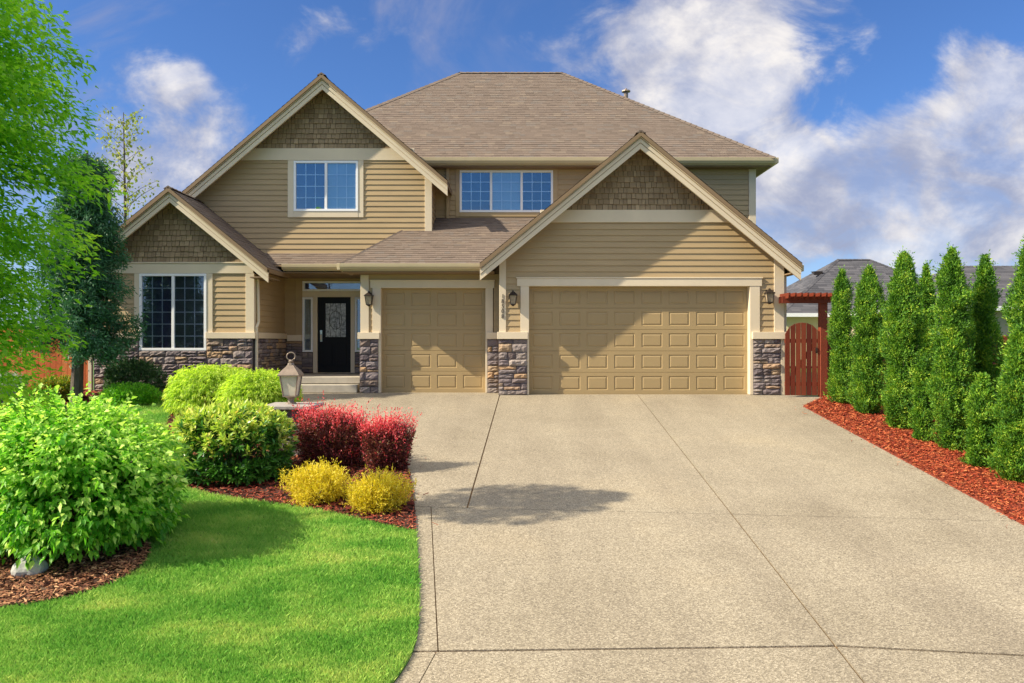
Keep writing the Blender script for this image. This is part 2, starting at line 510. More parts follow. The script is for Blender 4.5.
class MB:
    def __init__(self):
        self.v, self.f = [], []

    def add(self, vs, fs):
        b = len(self.v)
        self.v += [tuple(p) for p in vs]
        self.f += [tuple(i + b for i in q) for q in fs]

    def box(self, x0, x1, y0, y1, z0, z1):
        self.add([(x0, y0, z0), (x1, y0, z0), (x1, y1, z0), (x0, y1, z0), (x0, y0, z1), (x1, y0, z1), (x1, y1, z1), (x0, y1, z1)],
                 [(0, 3, 2, 1), (4, 5, 6, 7), (0, 1, 5, 4), (1, 2, 6, 5), (2, 3, 7, 6), (3, 0, 4, 7)])
        return self

    def prism(self, poly, axis, a, b):
        """polygon in the plane across `axis` extruded from a to b; axis y: poly is (x, z)"""
        n = len(poly)

        def p3(p, t):
            return {'y': (p[0], t, p[1]), 'x': (t, p[0], p[1]), 'z': (p[0], p[1], t)}[axis]
        self.add([p3(p, a) for p in poly] + [p3(p, b) for p in poly],
                 [tuple(range(n)), tuple(range(2 * n - 1, n - 1, -1))] + [(i, i + n, (i + 1) % n + n, (i + 1) % n) for i in range(n)])
        return self

    def tube(self, pts, rads, n=8, cap=True):
        pts = [Vector(p) for p in pts]
        rings = []
        for i, p in enumerate(pts):
            t = (pts[min(i + 1, len(pts) - 1)] - pts[max(i - 1, 0)]).normalized()
            a = Vector((1, 0, 0)) if abs(t.x) < 0.8 else Vector((0, 1, 0))
            s = t.cross(a).normalized()
            w = t.cross(s).normalized()
            rings.append([p + (s * math.cos(2 * math.pi * k / n) + w * math.sin(2 * math.pi * k / n)) * rads[i] for k in range(n)])
        vs = [q for r in rings for q in r]
        fs = []
        for i in range(len(pts) - 1):
            for k in range(n):
                fs.append((i * n + k, i * n + (k + 1) % n, (i + 1) * n + (k + 1) % n, (i + 1) * n + k))
        if cap:
            fs.append(tuple(range(n)))
            fs.append(tuple(range(len(vs) - 1, len(vs) - n - 1, -1)))
        self.add(vs, fs)
        return self

    def frustum(self, cx, cy, z0, z1, w0, w1, n=4):
        a = math.pi / n
        k = .5 / math.cos(a)
        ring = [(math.cos(a + 2 * a * i), math.sin(a + 2 * a * i)) for i in range(n)]
        vs = [(cx + p[0] * w0 * k, cy + p[1] * w0 * k, z0) for p in ring] + [(cx + p[0] * w1 * k, cy + p[1] * w1 * k, z1) for p in ring]
        self.add(vs, [tuple(range(n)), tuple(range(2 * n - 1, n - 1, -1))] + [(i, (i + 1) % n, (i + 1) % n + n, i + n) for i in range(n)])
        return self

    def build(self, name, mat, parent=None, bevel=0.0, smooth=False):
        me = bpy.data.meshes.new(name)
        me.from_pydata(self.v, [], self.f)
        bm = bmesh.new()
        bm.from_mesh(me)
        bmesh.ops.recalc_face_normals(bm, faces=bm.faces)
        if bevel:
            bmesh.ops.bevel(bm, geom=[e for e in bm.edges if len(e.link_faces) == 2 and e.calc_face_angle(0) > 0.6], offset=bevel, segments=1, affect='EDGES', clamp_overlap=True)
        bm.to_mesh(me)
        bm.free()
        if smooth:
            me.shade_smooth()
        return link(name, me, mat, parent)


def raw_mesh(name, V, Fc, mat, parent=None):
    """fast mesh: V (n,3), Fc (m,3 or 4)"""
    V = np.asarray(V, dtype=np.float32)
    Fc = np.asarray(Fc, dtype=np.int32)
    k = Fc.shape[1]
    me = bpy.data.meshes.new(name)
    me.vertices.add(len(V))
    me.vertices.foreach_set('co', V.ravel())
    me.loops.add(Fc.size)
    me.loops.foreach_set('vertex_index', Fc.ravel())
    me.polygons.add(len(Fc))
    me.polygons.foreach_set('loop_start', np.arange(0, Fc.size, k, dtype=np.int32))
    me.update(calc_edges=True)
    me.validate()
    return link(name, me, mat, parent)


def clip(poly, a, b, c):
    """keep the part of a 2D polygon where a*x + b*y <= c"""
    out = []
    n = len(poly)
    for i in range(n):
        p, q = poly[i], poly[(i + 1) % n]
        dp, dq = a * p[0] + b * p[1] - c, a * q[0] + b * q[1] - c
        if dp <= 0:
            out.append(p)
        if (dp < 0 < dq) or (dq < 0 < dp):
            t = dp / (dp - dq)
            out.append((p[0] + (q[0] - p[0]) * t, p[1] + (q[1] - p[1]) * t))
    return out


def clip_convex(poly, conv):
    """clip by a convex polygon given counter-clockwise"""
    n = len(conv)
    for i in range(n):
        p, q = conv[i], conv[(i + 1) % n]
        a, b = q[1] - p[1], -(q[0] - p[0])
        poly = clip(poly, a, b, a * p[0] + b * p[1])
        if len(poly) < 3:
            return []
    return poly


def area(poly):
    return 0.5 * sum(poly[i][0] * poly[(i + 1) % len(poly)][1] - poly[(i + 1) % len(poly)][0] * poly[i][1] for i in range(len(poly)))


def inside(poly, X, Y):
    res = np.zeros(len(X), bool)
    n = len(poly)
    for i in range(n):
        x0, y0 = poly[i]
        x1, y1 = poly[(i + 1) % n]
        c = ((y0 > Y) != (y1 > Y))
        with np.errstate(divide='ignore', invalid='ignore'):
            xi = (x1 - x0) * (Y - y0) / (y1 - y0 + 1e-12) + x0
        res ^= c & (X < xi)
    return res


def smooth_line(pts, it=2):
    """round an open polyline (Chaikin)"""
    for _ in range(it):
        o = [pts[0]]
        for p, q in zip(pts[:-1], pts[1:]):
            o.append((p[0] * .75 + q[0] * .25, p[1] * .75 + q[1] * .25))
            o.append((p[0] * .25 + q[0] * .75, p[1] * .25 + q[1] * .75))
        o.append(pts[-1])
        pts = o
    return pts


def ground_sheet(name, poly, dz, mat, kind='structure', thick=0.1, mb=None):
    """polygon (x, y) laid on the ground profile, dz above it, with skirts"""
    own = mb is None
    mb = mb or MB()
    if area(poly) < 0:
        poly = poly[::-1]
    for part in (clip(clip(poly, 0, 1, 0), 0, -1, 16.5), clip(poly, 0, -1, 0), clip(poly, 0, 1, -16.5)):
        if len(part) < 3 or abs(area(part)) < 1e-4:
            continue
        q = [part[0]]
        for p in part[1:]:
            if (p[0] - q[-1][0]) ** 2 + (p[1] - q[-1][1]) ** 2 > 1e-8:
                q.append(p)
        n = len(q)
        zs = gz([p[1] for p in q])
        top = [(p[0], p[1], z + dz) for p, z in zip(q, zs)]
        bot = [(p[0], p[1], z + dz - thick) for p, z in zip(q, zs)]
        mb.add(top + bot, [tuple(range(n))] + [(i, i + n, (i + 1) % n + n, (i + 1) % n) for i in range(n)])
    if not own:
        return mb
    me = bpy.data.meshes.new(name)
    me.from_pydata(mb.v, [], mb.f)
    bm = bmesh.new()
    bm.from_mesh(me)
    bmesh.ops.triangulate(bm, faces=[f for f in bm.faces if len(f.verts) > 4], ngon_method='EAR_CLIP')
    bm.to_mesh(me)
    bm.free()
    o = link(name, me, mat)
    o['kind'] = kind
    return o


# ------------------------------------------------------------------ ground, drive, beds, lawn
gm = MB()
for (y0, y1, z0, z1) in ((-400, -16.5, gz(-16.5), gz(-16.5)), (-16.5, 0, gz(-16.5), 0), (0, 900, 0, 0)):
    gm.add([(-900, y0, z0 - .09), (900, y0, z0 - .09), (900, y1, z1 - .09), (-900, y1, z1 - .09)], [(0, 1, 2, 3)])
o = gm.build('ground', M['turf'])
o['kind'] = 'structure'

lawn_edge = smooth_line([G(200, 850), G(330, 755), G(395, 683), G(413, 655), G(419, 630), G(419, 590), G(418, 555), G(416, 533)])
bed_front = smooth_line([G(416, 533), G(395, 530), G(360, 521), G(325, 513), G(290, 508), G(250, 502), G(215, 497), G(190, 490)])
bed_side = smooth_line([G(190, 490), G(176, 478), G(170, 460), G(168, 440), G(166, 425), G(170, 413), G(180, 407)])
bed_back = smooth_line([G(180, 407), G(160, 402), G(120, 404), G(60, 408), G(0, 413), G(-120, 418)])
drive_side = smooth_line([G(416, 533), G(415, 505), G(411, 480), G(405, 457), G(398, 441), G(384, 430), G(360, 424), G(330, 418), G(308, 412), G(296, 405), (-5.4, -.2), (-5.4, 0.62)])
lawn_poly = lawn_edge + bed_front[1:] + bed_side[1:] + bed_back[1:] + [(-22, -1.5), (-22, -14.4), (-4.5, -14.4)]
house_bed_poly = drive_side[:] + [(-5.45, 0.70), (-6.2, 0.78), (-9.9, 0.78), (-9.9, 1.2), (-22, 1.2), (-22, -1.5)] + bed_back[::-1][:-1] + bed_side[::-1][:-1] + bed_front[::-1][:-1]
drive_right = [G(803, 406), G(1024, 525), G(1235, 638), G(1560, 800)]
drive_poly = lawn_edge + drive_side[1:] + [(-5.4, 0.80), (6.2, 0.80), (6.2, -0.05), (7.0, -0.32)] + drive_right + [(6.5, -16.0), (-6.5, -16.0)]
right_bed_poly = [(6.95, -0.25)] + drive_right + [(p[0] + 2.5, p[1] + .2) for p in drive_right[::-1]] + [(9.4, -0.25)]
front_bed_poly = smooth_line([G(-120, 622), G(-60, 622), G(0, 611), G(60, 603), G(110, 588), G(141, 571), G(151, 555), G(146, 541), G(120, 520), G(60, 508), G(-40, 508), G(-130, 540), G(-150, 600), G(-120, 622)])

ground_sheet('lawn', lawn_poly, 0.012, M['turf'])
ground_sheet('planting_bed', house_bed_poly, 0.020, M['soil'])
ground_sheet('planting_bed', right_bed_poly, 0.016, M['soil_red'])
ground_sheet('planting_bed', front_bed_poly, 0.034, M['soil'])
ground_sheet('driveway_base', drive_poly, -0.014, M['dark_gap'])
ground_sheet('street', [(-200, -17.0), (200, -17.0), (200, -26), (-200, -26)], -0.06, M['asphalt'])


def split(polys, p, q, gap, sel=lambda c: True):
    """cut polygons along the line p-q and leave a joint of width gap"""
    a, b = q[1] - p[1], -(q[0] - p[0])
    L = math.hypot(a, b)
    a, b = a / L, b / L
    c = a * p[0] + b * p[1]
    res = []
    for poly in polys:
        cx, cy = sum(t[0] for t in poly) / len(poly), sum(t[1] for t in poly) / len(poly)
        if not sel((cx, cy)):
            res.append(poly)
            continue
        for s in (1, -1):
            r = clip(poly, s * a, s * b, s * c - gap / 2)
            if len(r) > 2 and abs(area(r)) > 1e-3:
                res.append(r)
    return res


slabs = split([drive_poly], G(640, 397), G(836, 646), 0.018)
slabs = split(slabs, G(417, 651), G(838, 645.5), 0.030, lambda c: c[0] < 1.6)
slabs = split(slabs, G(838, 645.5), G(1024, 655), 0.030, lambda c: c[0] >= 1.6)
slabs = split(slabs, G(415, 506), G(1024, 521), 0.010, lambda c: c[1] > G(0, 645)[1])
slabs = split(slabs, G(499, 397), G(467, 508), 0.020, lambda c: c[1] > G(0, 506)[1] - .3 and c[0] < 1.0)
slabs = split(slabs, G(431, 507), G(438, 648), 0.010, lambda c: G(0, 649)[1] < c[1] < G(0, 512)[1] and c[0] < 1.0)
slabs = split(slabs, G(437, 650), G(419, 683), 0.008, lambda c: c[1] < G(0, 649)[1] and c[0] < 1.0)
mb = MB()
for s in slabs:
    ground_sheet('', s, 0.0, None, mb=mb, thick=0.05)
me = bpy.data.meshes.new('driveway')
me.from_pydata(mb.v, [], mb.f)
bm = bmesh.new()
bm.from_mesh(me)
bmesh.ops.triangulate(bm, faces=[f for f in bm.faces if len(f.verts) > 4], ngon_method='EAR_CLIP')
bm.to_mesh(me)
bm.free()
link('driveway', me, M['aggregate'])['kind'] = 'structure'

# ------------------------------------------------------------------ house pieces
house = thing('house', (0, 3.3, 0), 'tan two storey family house with stone base, three gables and two garage doors', 'house')
UX, UY = Vector((1, 0, 0)), Vector((0, 1, 0))


def siding(name, face, xfun, z0, z1, holes, mat, parent, exposure=0.135, shakes=False, thick=0.018):
    """courses of boards on a wall. face(u, out, z) maps wall coordinates to the world (out = metres proud of the wall);
    xfun(z) gives the wall's left and right limit at height z; holes are (u0, u1, z0, z1)"""
    mb = MB()
    if shakes:
        thick = .028
    k = 0
    z = z0
    while z < z1 - 1e-6:
        zt = min(z + exposure, z1)
        cuts = sorted({z, zt} | {h[i] for h in holes for i in (2, 3) if z < h[i] < zt})
        for a, b in zip(cuts[:-1], cuts[1:]):
            if b - a < 0.004:
                continue
            mid = (a + b) / 2
            spans = [(-1e9, 1e9)]
            for h in holes:
                if h[2] < mid < h[3]:
                    ns = []
                    for s, e in spans:
                        if h[0] > s:
                            ns.append((s, min(e, h[0])))
                        if h[1] < e:
                            ns.append((max(s, h[1]), e))
                    spans = [t for t in ns if t[1] - t[0] > 1e-4]
            la, ra = xfun(a)
            lb, rb = xfun(b)
            oa = thick * (1 - (a - z) / exposure) + 0.002
            ob = thick * (1 - (b - z) / exposure) + 0.002
            for s, e in spans:
                L0, R0, L1, R1 = max(s, la), min(e, ra), max(s, lb), min(e, rb)
                if R0 - L0 < 0.003:
                    continue
                if R1 < L1:
                    L1 = R1 = (L1 + R1) / 2
                pieces = []
                if shakes:
                    u = L0 - random.uniform(0, .1)
                    while u < R0:
                        w = random.uniform(.07, .15)
                        pieces.append((max(u + .005, L0), min(u + w - .005, R0)))
                        u += w
                else:
                    pieces = [(L0, R0)]
                for (p0, p1) in pieces:
                    if p1 - p0 < .004:
                        continue
                    jo = random.uniform(0, .010) if shakes else 0.0
                    ja = a + (random.uniform(-.010, .006) if shakes and a > z0 else 0)
                    t0, t1 = (max(p0, L1), min(p1, R1)) if R1 > L1 else (p0, p0)
                    if t1 <= t0:
                        t0 = t1 = min(max((p0 + p1) / 2, L1), R1)
                    mb.add([face(p0, oa + jo, ja), face(p1, oa + jo, ja), face(t1, ob + jo, b), face(t0, ob + jo, b), face(p0, 0, ja), face(p1, 0, ja)],
                           [(0, 1, 2, 3), (4, 5, 1, 0)])
        z = zt
        k += 1
    me = bpy.data.meshes.new(name)
    me.from_pydata(mb.v, [], mb.f)
    return link(name, me, mat, parent)


def front(y):
    return lambda u, o, z: (u, y - o, z)


def rightface(x):        # a wall that faces +x; u runs along +y
    return lambda u, o, z: (x + o, u, z)


def leftface(x):
    return lambda u, o, z: (x - o, -u, z)


def stones(face, rects, parent, mat=None, name='stone_veneer', out=0.05, rmin=0.075, rmax=0.17):
    """ledge stones, each its own rough block, laid in uneven rows"""
    mb = MB()
    for (u0, u1, z0, z1) in rects:
        z = z0
        while z < z1 - 0.02:
            h = random.uniform(rmin, rmax)
            if z + h > z1 - 0.05:
                h = z1 - z
            u = u0 + 0.0
            first = True
            while u < u1 - 0.01:
                w = random.uniform(.16, .42) * (0.6 if first and random.random() < .5 else 1)
                first = False
                if u + w > u1 - 0.10:
                    w = u1 - u
                subs = [(z, z + h)] if random.random() < .7 or h < .11 else [(z, z + h * .5), (z + h * .5, z + h)]
                for (a, b) in subs:
                    g = .006
                    nu = max(3, int(w / .06))
                    nv = 3 if b - a < .1 else 4
                    o0 = out * random.uniform(.55, 1.2)
                    vs, fs = [], []
                    tilt = random.uniform(-.012, .012)
                    for j in range(nv + 1):
                        for i in range(nu + 1):
                            e = (i in (0, nu)) or (j in (0, nv))
                            uu = u + g + (w - 2 * g) * i / nu
                            zz = a + g + (b - a - 2 * g) * j / nv
                            if not e:
                                oo = o0 + random.uniform(-.012, .014) + tilt * (i / nu - .5) * 2
                                uu += random.uniform(-.008, .008)
                                zz += random.uniform(-.006, .006)
                            else:
                                oo = o0 * .62 + random.uniform(-.008, .006)
                                uu += random.uniform(-.003, .003) if i not in (0, nu) else 0
                            vs.append((uu, oo, zz))
                    for j in range(nv):
                        for i in range(nu):
                            q = j * (nu + 1) + i
                            fs.append((q, q + 1, q + nu + 2, q + nu + 1))
                    ring = [i for i in range(nu + 1)] + [j * (nu + 1) + nu for j in range(1, nv + 1)] + [nv * (nu + 1) + i for i in range(nu - 1, -1, -1)] + [j * (nu + 1) for j in range(nv - 1, 0, -1)]
                    n0 = len(vs)
                    for r in ring:
                        vs.append((vs[r][0], -.01, vs[r][2]))
                    m_ = len(ring)
                    for i in range(m_):
                        fs.append((ring[(i + 1) % m_], ring[i], n0 + i, n0 + (i + 1) % m_))
                    mb.add([face(*p) for p in vs], fs)
                u += w
            z += h
    o = mb.build(name, mat or M['stone'], parent)
    mm = MB()
    for (u0, u1, z0, z1) in rects:
        c = [face(u, t, z) for t in (.012, -.03) for (u, z) in ((u0, z0), (u1, z0), (u1, z1), (u0, z1))]
        mm.add(c, [(0, 1, 2, 3), (7, 6, 5, 4), (0, 4, 5, 1), (1, 5, 6, 2), (2, 6, 7, 3), (3, 7, 4, 0)])
    mm.build('mortar', M['mortar'], o).location = (0, 0, 0)
    return o


def roof_facet(mb, poly3, eave_dir, exposure=0.14, tab=(.11, .28), thick=.008):
    """shingle courses on a convex planar roof facet"""
    P = [Vector(p) for p in poly3]
    u = Vector(eave_dir).normalized()
    n = Vector((0, 0, 0))
    for i in range(len(P)):
        n += (P[i] - P[0]).cross(P[(i + 1) % len(P)] - P[0])
    n.normalize()
    if n.z < 0:
        n = -n
    v = n.cross(u).normalized()
    if v.z < 0:
        v, u = -v, -u
    o = min(P, key=lambda p: p.dot(v))
    C = [((p - o).dot(u), (p - o).dot(v)) for p in P]
    if area(C) < 0:
        C = C[::-1]
    u0, u1 = min(c[0] for c in C), max(c[0] for c in C)
    vt = max(c[1] for c in C)
    r = 0
    v0 = 0.0
    while v0 < vt:
        x = u0 - random.uniform(0, .3)
        while x < u1:
            w = random.uniform(*tab)
            q = clip_convex([(x, v0), (x + w - .002, v0), (x + w - .002, v0 + exposure + .02), (x, v0 + exposure + .02)], C)
            if len(q) >= 3:
                t = thick * random.choice((.8, 1.0, 1.0, 1.4))
                vs = [o + u * a + v * b + n * (.004 + t * (1 - (b - v0) / (exposure + .02))) for a, b in q]
                fs = [tuple(range(len(q)))]
                for i in range(len(q)):
                    j = (i + 1) % len(q)
                    if abs(q[i][1] - v0) < 1e-5 and abs(q[j][1] - v0) < 1e-5:
                        k = len(vs)
                        vs += [o + u * q[i][0] + v * q[i][1] - n * .01, o + u * q[j][0] + v * q[j][1] - n * .01]
                        fs.append((k, k + 1, j, i))
                mb.add(vs, fs)
            x += w
        v0 += exposure
        r += 1
    return n


def deck(mb, poly3, t0=.004, t1=.09):
    """solid boarding under a roof facet, measured straight down"""
    P = [Vector(p) for p in poly3]
    n = len(P)
    mb.add([p - Vector((0, 0, t0)) for p in P] + [p - Vector((0, 0, t1)) for p in P],
           [tuple(range(n)), tuple(range(2 * n - 1, n - 1, -1))] + [(i, i + n, (i + 1) % n + n, (i + 1) % n) for i in range(n)])


def make_roof(name, facets, parent, mat=None, deckmat=None, t1=.09):
    mb, dk = MB(), MB()
    for poly, e in facets:
        roof_facet(mb, poly, e)
        deck(dk, poly, t1=t1)
    me = bpy.data.meshes.new(name)
    me.from_pydata(mb.v, [], mb.f)
    o = link(name, me, mat or M['roof'], parent)
    dk.build('soffit', deckmat or M['soffit'], o).location = (0, 0, 0)
    return o


def caps(lines, parent, mat=None, w=.11):
    """ridge and hip cap shingles"""
    mb = MB()
    for a, b in lines:
        a, b = Vector(a), Vector(b)
        L = (b - a).length
        d = (b - a) / L
        s = d.cross(Vector((0, 0, 1))).normalized()
        up = s.cross(d).normalized()
        n = int(L / .2)
        for i in range(n):
            p, q = a + d * (L * i / n), a + d * (L * (i + 1.15) / n)
            dn = Vector((0, 0, -.055))
            mb.add([p + s * w + dn + up * .022, p + up * .036, p - s * w + dn + up * .022, q + s * w + dn + up * .012, q + up * .022, q - s * w + dn + up * .012],
                   [(0, 1, 4, 3), (1, 2, 5, 4), (0, 1, 2)])
    me = bpy.data.meshes.new('ridge_cap')
    me.from_pydata(mb.v, [], mb.f)
    return link('ridge_cap', me, mat or M['roof'], parent)


def gable_trim(x0, y, za, p_l, p_r, xl, xr, h=0.33, drop=.03):
    """the two rake boards of a gable, each a wide board with a narrower one proud on top of it"""
    for xe, p in ((xl, p_l), (xr, p_r)):
        ze = za - abs(xe - x0) * p
        t, te = za - drop, ze - drop
        b = MB()
        def strip(a, c, o0, o1):
            b.prism([(x0, t - h * a), (xe, te - h * a), (xe, te - h * c), (x0, t - h * c)], 'y', y + o0, y + o1)
        strip(0, 1.0, .035, .06)
        strip(0, .27, -.02, .034)
        strip(.335, .60, -.006, .034)
        strip(.655, 1.0, .006, .034)
        b.build('rake_board', M['trim'], house)


def boxes(name, lst, mat, parent=house, bevel=0.004):
    for b in lst:
        o = MB().box(*b).build(name, mat, parent, bevel=bevel)
    return o


def gutter(x0, x1, y, ztop, parent=house, h=.13):
    """K-profile gutter along an eave facing the street, with a fascia board behind it"""
    prof = [(y + .10, ztop - .005), (y + .10, ztop - h), (y + .03, ztop - h), (y - .01, ztop - h * .55), (y - .015, ztop - .02), (y - .015, ztop), (y + .0, ztop), (y + .0, ztop - .02), (y + .085, ztop - .02)]
    mb = MB().prism(prof, 'x', x0, x1)
    mb.box(x0 + .01, x1 - .01, y + .102, y + .13, ztop - h - .03, ztop - .015)
    return mb.build('gutter', M['gutter'], parent)


def window(y, xl, xr, zb, zt, lites, grid, backs, parent=house, fw=.058, glass='glass', trim=None, mun=.02):
    """sliding window: vinyl frame, panes with a grille between the glass and the blinds or coloured sheet behind it"""
    f = MB()
    f.box(xl, xr, y - .045, y + .03, zt - fw, zt)
    f.box(xl, xr, y - .050, y + .03, zb, zb + fw)
    f.box(xl, xl + fw, y - .045, y + .03, zb + fw, zt - fw)
    f.box(xr - fw, xr, y - .045, y + .03, zb + fw, zt - fw)
    n = len(lites)
    edges = []
    x = xl + fw
    tot = xr - xl - 2 * fw - (n - 1) * fw * 1.1
    for i, w in enumerate(lites):
        edges.append((x, x + w * tot))
        x += w * tot
        if i < n - 1:
            f.box(x, x + fw * 1.1, y - .040, y + .03, zb + fw, zt - fw)
            x += fw * 1.1
    win = f.build('window', M['white'], parent, bevel=.004)
    for i, (a, b) in enumerate(edges):
        gx, gy = grid
        g = MB().box(a + .002, b - .002, y - .010, y - .006, zb + fw + .002, zt - fw - .002)
        g.build('glass', M[glass], win).location = (0, 0, 0)
        m_ = MB()
        for k in range(1, gx):
            xx = a + (b - a) * k / gx
            m_.box(xx - mun / 2, xx + mun / 2, y - .001, y + .007, zb + fw, zt - fw)
        for k in range(1, gy):
            zz = zb + fw + (zt - zb - 2 * fw) * k / gy
            m_.box(a, b, y - .0005, y + .0065, zz - mun / 2, zz + mun / 2)
        m_.build('muntin', M['muntin'], win).location = (0, 0, 0)
        bk = MB()
        if backs[i].startswith('blind'):
            zz = zb + fw
            while zz < zt - fw:
                bk.add([(a, y + .035, zz), (b, y + .035, zz), (b, y + .052, min(zz + .042, zt)), (a, y + .052, min(zz + .042, zt))], [(0, 1, 2, 3)])
                zz += .036
            bk.box(a, b, y + .06, y + .07, zb, zt)
            bk.build('blind', M[backs[i]], win).location = (0, 0, 0)
        else:
            bk.box(a - .02, b + .02, y + .10, y + .11, zb, zt)
            bk.build('backing', M[backs[i]], win).location = (0, 0, 0)
    return win


def garage_door(x0, x1, z0, z1, y, cols, rows):
    mb = MB()
    H = (z1 - z0) / rows
    W = (x1 - x0) / cols
    mb.box(x0, x1, y + .012, y + .05, z0, z1)

    def ring(a, b):
        mb.add([(a[0], a[4], a[2]), (a[1], a[4], a[2]), (a[1], a[4], a[3]), (a[0], a[4], a[3]), (b[0], b[4], b[2]), (b[1], b[4], b[2]), (b[1], b[4], b[3]), (b[0], b[4], b[3])],
               [(0, 1, 5, 4), (1, 2, 6, 5), (2, 3, 7, 6), (3, 0, 4, 7)])
    for r in range(rows):
        a, b = z0 + H * r, z0 + H * (r + 1)
        lo, hi = a + .004, b - .004
        # section lips
        mb.add([(x0, y, lo), (x1, y, lo), (x1, y + .014, a), (x0, y + .014, a)], [(0, 1, 2, 3)])
        mb.add([(x0, y, hi), (x1, y, hi), (x1, y + .014, b), (x0, y + .014, b)], [(0, 1, 2, 3)])
        for c in range(cols):
            u, v = x0 + W * c, x0 + W * (c + 1)
            pw, ph = W * .38, H * .325
            cx, cz = (u + v) / 2, (a + b) / 2
            r0 = (u, v, lo, hi, y)
            r1 = (cx - pw, cx + pw, cz - ph, cz + ph, y)
            r2 = (cx - pw + .010, cx + pw - .010, cz - ph + .010, cz + ph - .010, y + .011)
            r3 = (cx - pw + .022, cx + pw - .022, cz - ph + .022, cz + ph - .022, y + .011)
            r4 = (cx - pw + .048, cx + pw - .048, cz - ph + .048, cz + ph - .048, y + .001)
            ring(r0, r1)
            ring(r1, r2)
            ring(r2, r3)
            ring(r3, r4)
            mb.add([(r4[0], r4[4], r4[2]), (r4[1], r4[4], r4[2]), (r4[1], r4[4], r4[3]), (r4[0], r4[4], r4[3])], [(0, 1, 2, 3)])
    mb.box(x0, x1, y - .004, y + .03, z0 - .012, z0 + .002)
    return mb.build('garage_door', M['door_paint'], house)


def wall_lantern(x, y, z):
    b = MB()
    b.box(x - .045, x + .045, y - .02, y, z - .02, z + .12)
    b.tube([(x, y - .01, z + .06), (x, y - .07, z + .12), (x, y - .12, z + .135)], [.012, .012, .012], 6)
    b.frustum(x, y - .12, z + .05, z + .12, .20, .05)
    b.frustum(x, y - .12, z + .12, z + .15, .05, .03)
    b.frustum(x, y - .12, z + .035, z + .05, .20, .20)
    b.frustum(x, y - .12, z - .17, z - .15, .12, .12)
    b.frustum(x, y - .12, z - .20, z - .17, .04, .09)
    for sx in (-1, 1):
        for sy in (-1, 1):
            b.tube([(x + sx * .055, y - .12 + sy * .055, z - .15), (x + sx * .08, y - .12 + sy * .08, z + .036)], [.008, .008], 4)
    o = b.build('wall_lantern', M['bronze'], house)
    MB().frustum(x, y - .12, z - .149, z + .034, .10, .15).build('glass', M['amber'], o).location = (0, 0, 0)
    return o


# ---- key dimensions
PG = .468                                            # pitch of the low garage roof
XA, ZA, PA, YA = 2.80, 5.755, .82, -.45             # wide garage gable (rake plane YA)
XAL, XAR = XA - 3.5, XA + 3.5
WA0, WA1 = -.28, 6.06
XB, ZB, PB, YB = ax(322, 1.82), az(74, 1.82), .85, 1.82   # tall gable over the entrance, wall y = 2.25
XBR = ax(447.4, YB)
XBL = XB - 3.95
WB0, WB1 = XB - 3.5, ax(431.6, 2.25)
XC, ZC, PC, YC = ax(169.3, .40), az(187, .40), .816, .40    # small front gable, wall y = .8
XCR = ax(268, YC)
XCL = XC - (XCR - XC)
WC0, WC1 = -9.74, -6.03
YE = 2.85                                          # main eave
ZE = az(157.5, YE)
XE0, XE1 = -6.89, 6.82
RUN, PM = 5.2, .762
YS, YSE = .65, .0                                 # single garage wall and its eave
ZS = az(263.5, YSE)
XS0 = -3.83
WT = 4.0

# ---- shells behind the cladding
boxes('wall', [(WA0 + .02, WA1 - .02, .30, 3.2, -.05, 2.9)], M['wall'])
mb = MB()
mb.prism([(WA0 + .03, 2.55), (WA1 - .03, 2.55), (WA1 - .03, 2.8), (XA, ZA - .28), (WA0 + .03, 2.8)], 'y', .02, .28)
mb.build('wall', M['wall'], house)
boxes('wall', [(WA0 + .02, ax(529, 0) - .02, .02, .28, -.05, 2.54), (ax(749.5, 0) + .02, WA1 - .02, .02, .28, -.05, 2.54)], M['wall'])
boxes('wall', [(-3.48, ax(381, YS) - .02, YS + .02, 3.2, -.05, ZS), (ax(485.5, YS) + .02, WA0 + .01, YS + .02, 2.0, -.05, ZS), (-3.3, -.3, YS + .30, 2.2, -.05, ZS),
               (ax(381, YS) - .03, ax(485.5, YS) + .03, YS + .02, YS + .28, 2.5, ZS)], M['wall'])
boxes('wall', [(-6.45, 6.40, 3.45, 12.8, 0, ZE - .25)], M['wall'])
boxes('wall', [(-6.45, -5.80, 3.32, 3.44, 0, ZE - .25), (-3.6, -1.5, 3.32, 3.44, 0, ZE - .25), (1.2, 6.4, 3.32, 3.44, 0, ZE - .25), (-1.5, 1.2, 3.32, 3.44, 3.5, 4.55), (-1.5, 1.2, 3.32, 3.44, 5.8, 5.9)], M['wall'])
mb = MB()
zbl = ZB - (XB - WB0) * PB - .2
zbr = ZB - (WB1 - XB) * PB - .2
mb.prism([(WB0 + .02, 3.0), (WB1 - .02, 3.0), (WB1 - .02, zbr), (XB, ZB - .25), (WB0 + .02, zbl)], 'y', 2.40, 4.5)
mb.build('wall', M['wall'], house)
mb = MB()
zc = ZC - (XC - WC0) * PC - .2
mb.prism([(WC0 + .02, -.05), (WC1 - .02, -.05), (WC1 - .02, zc), (XC, ZC - .25), (WC0 + .02, zc)], 'y', .95, 9.0)
mb.build('wall', M['wall'], house)

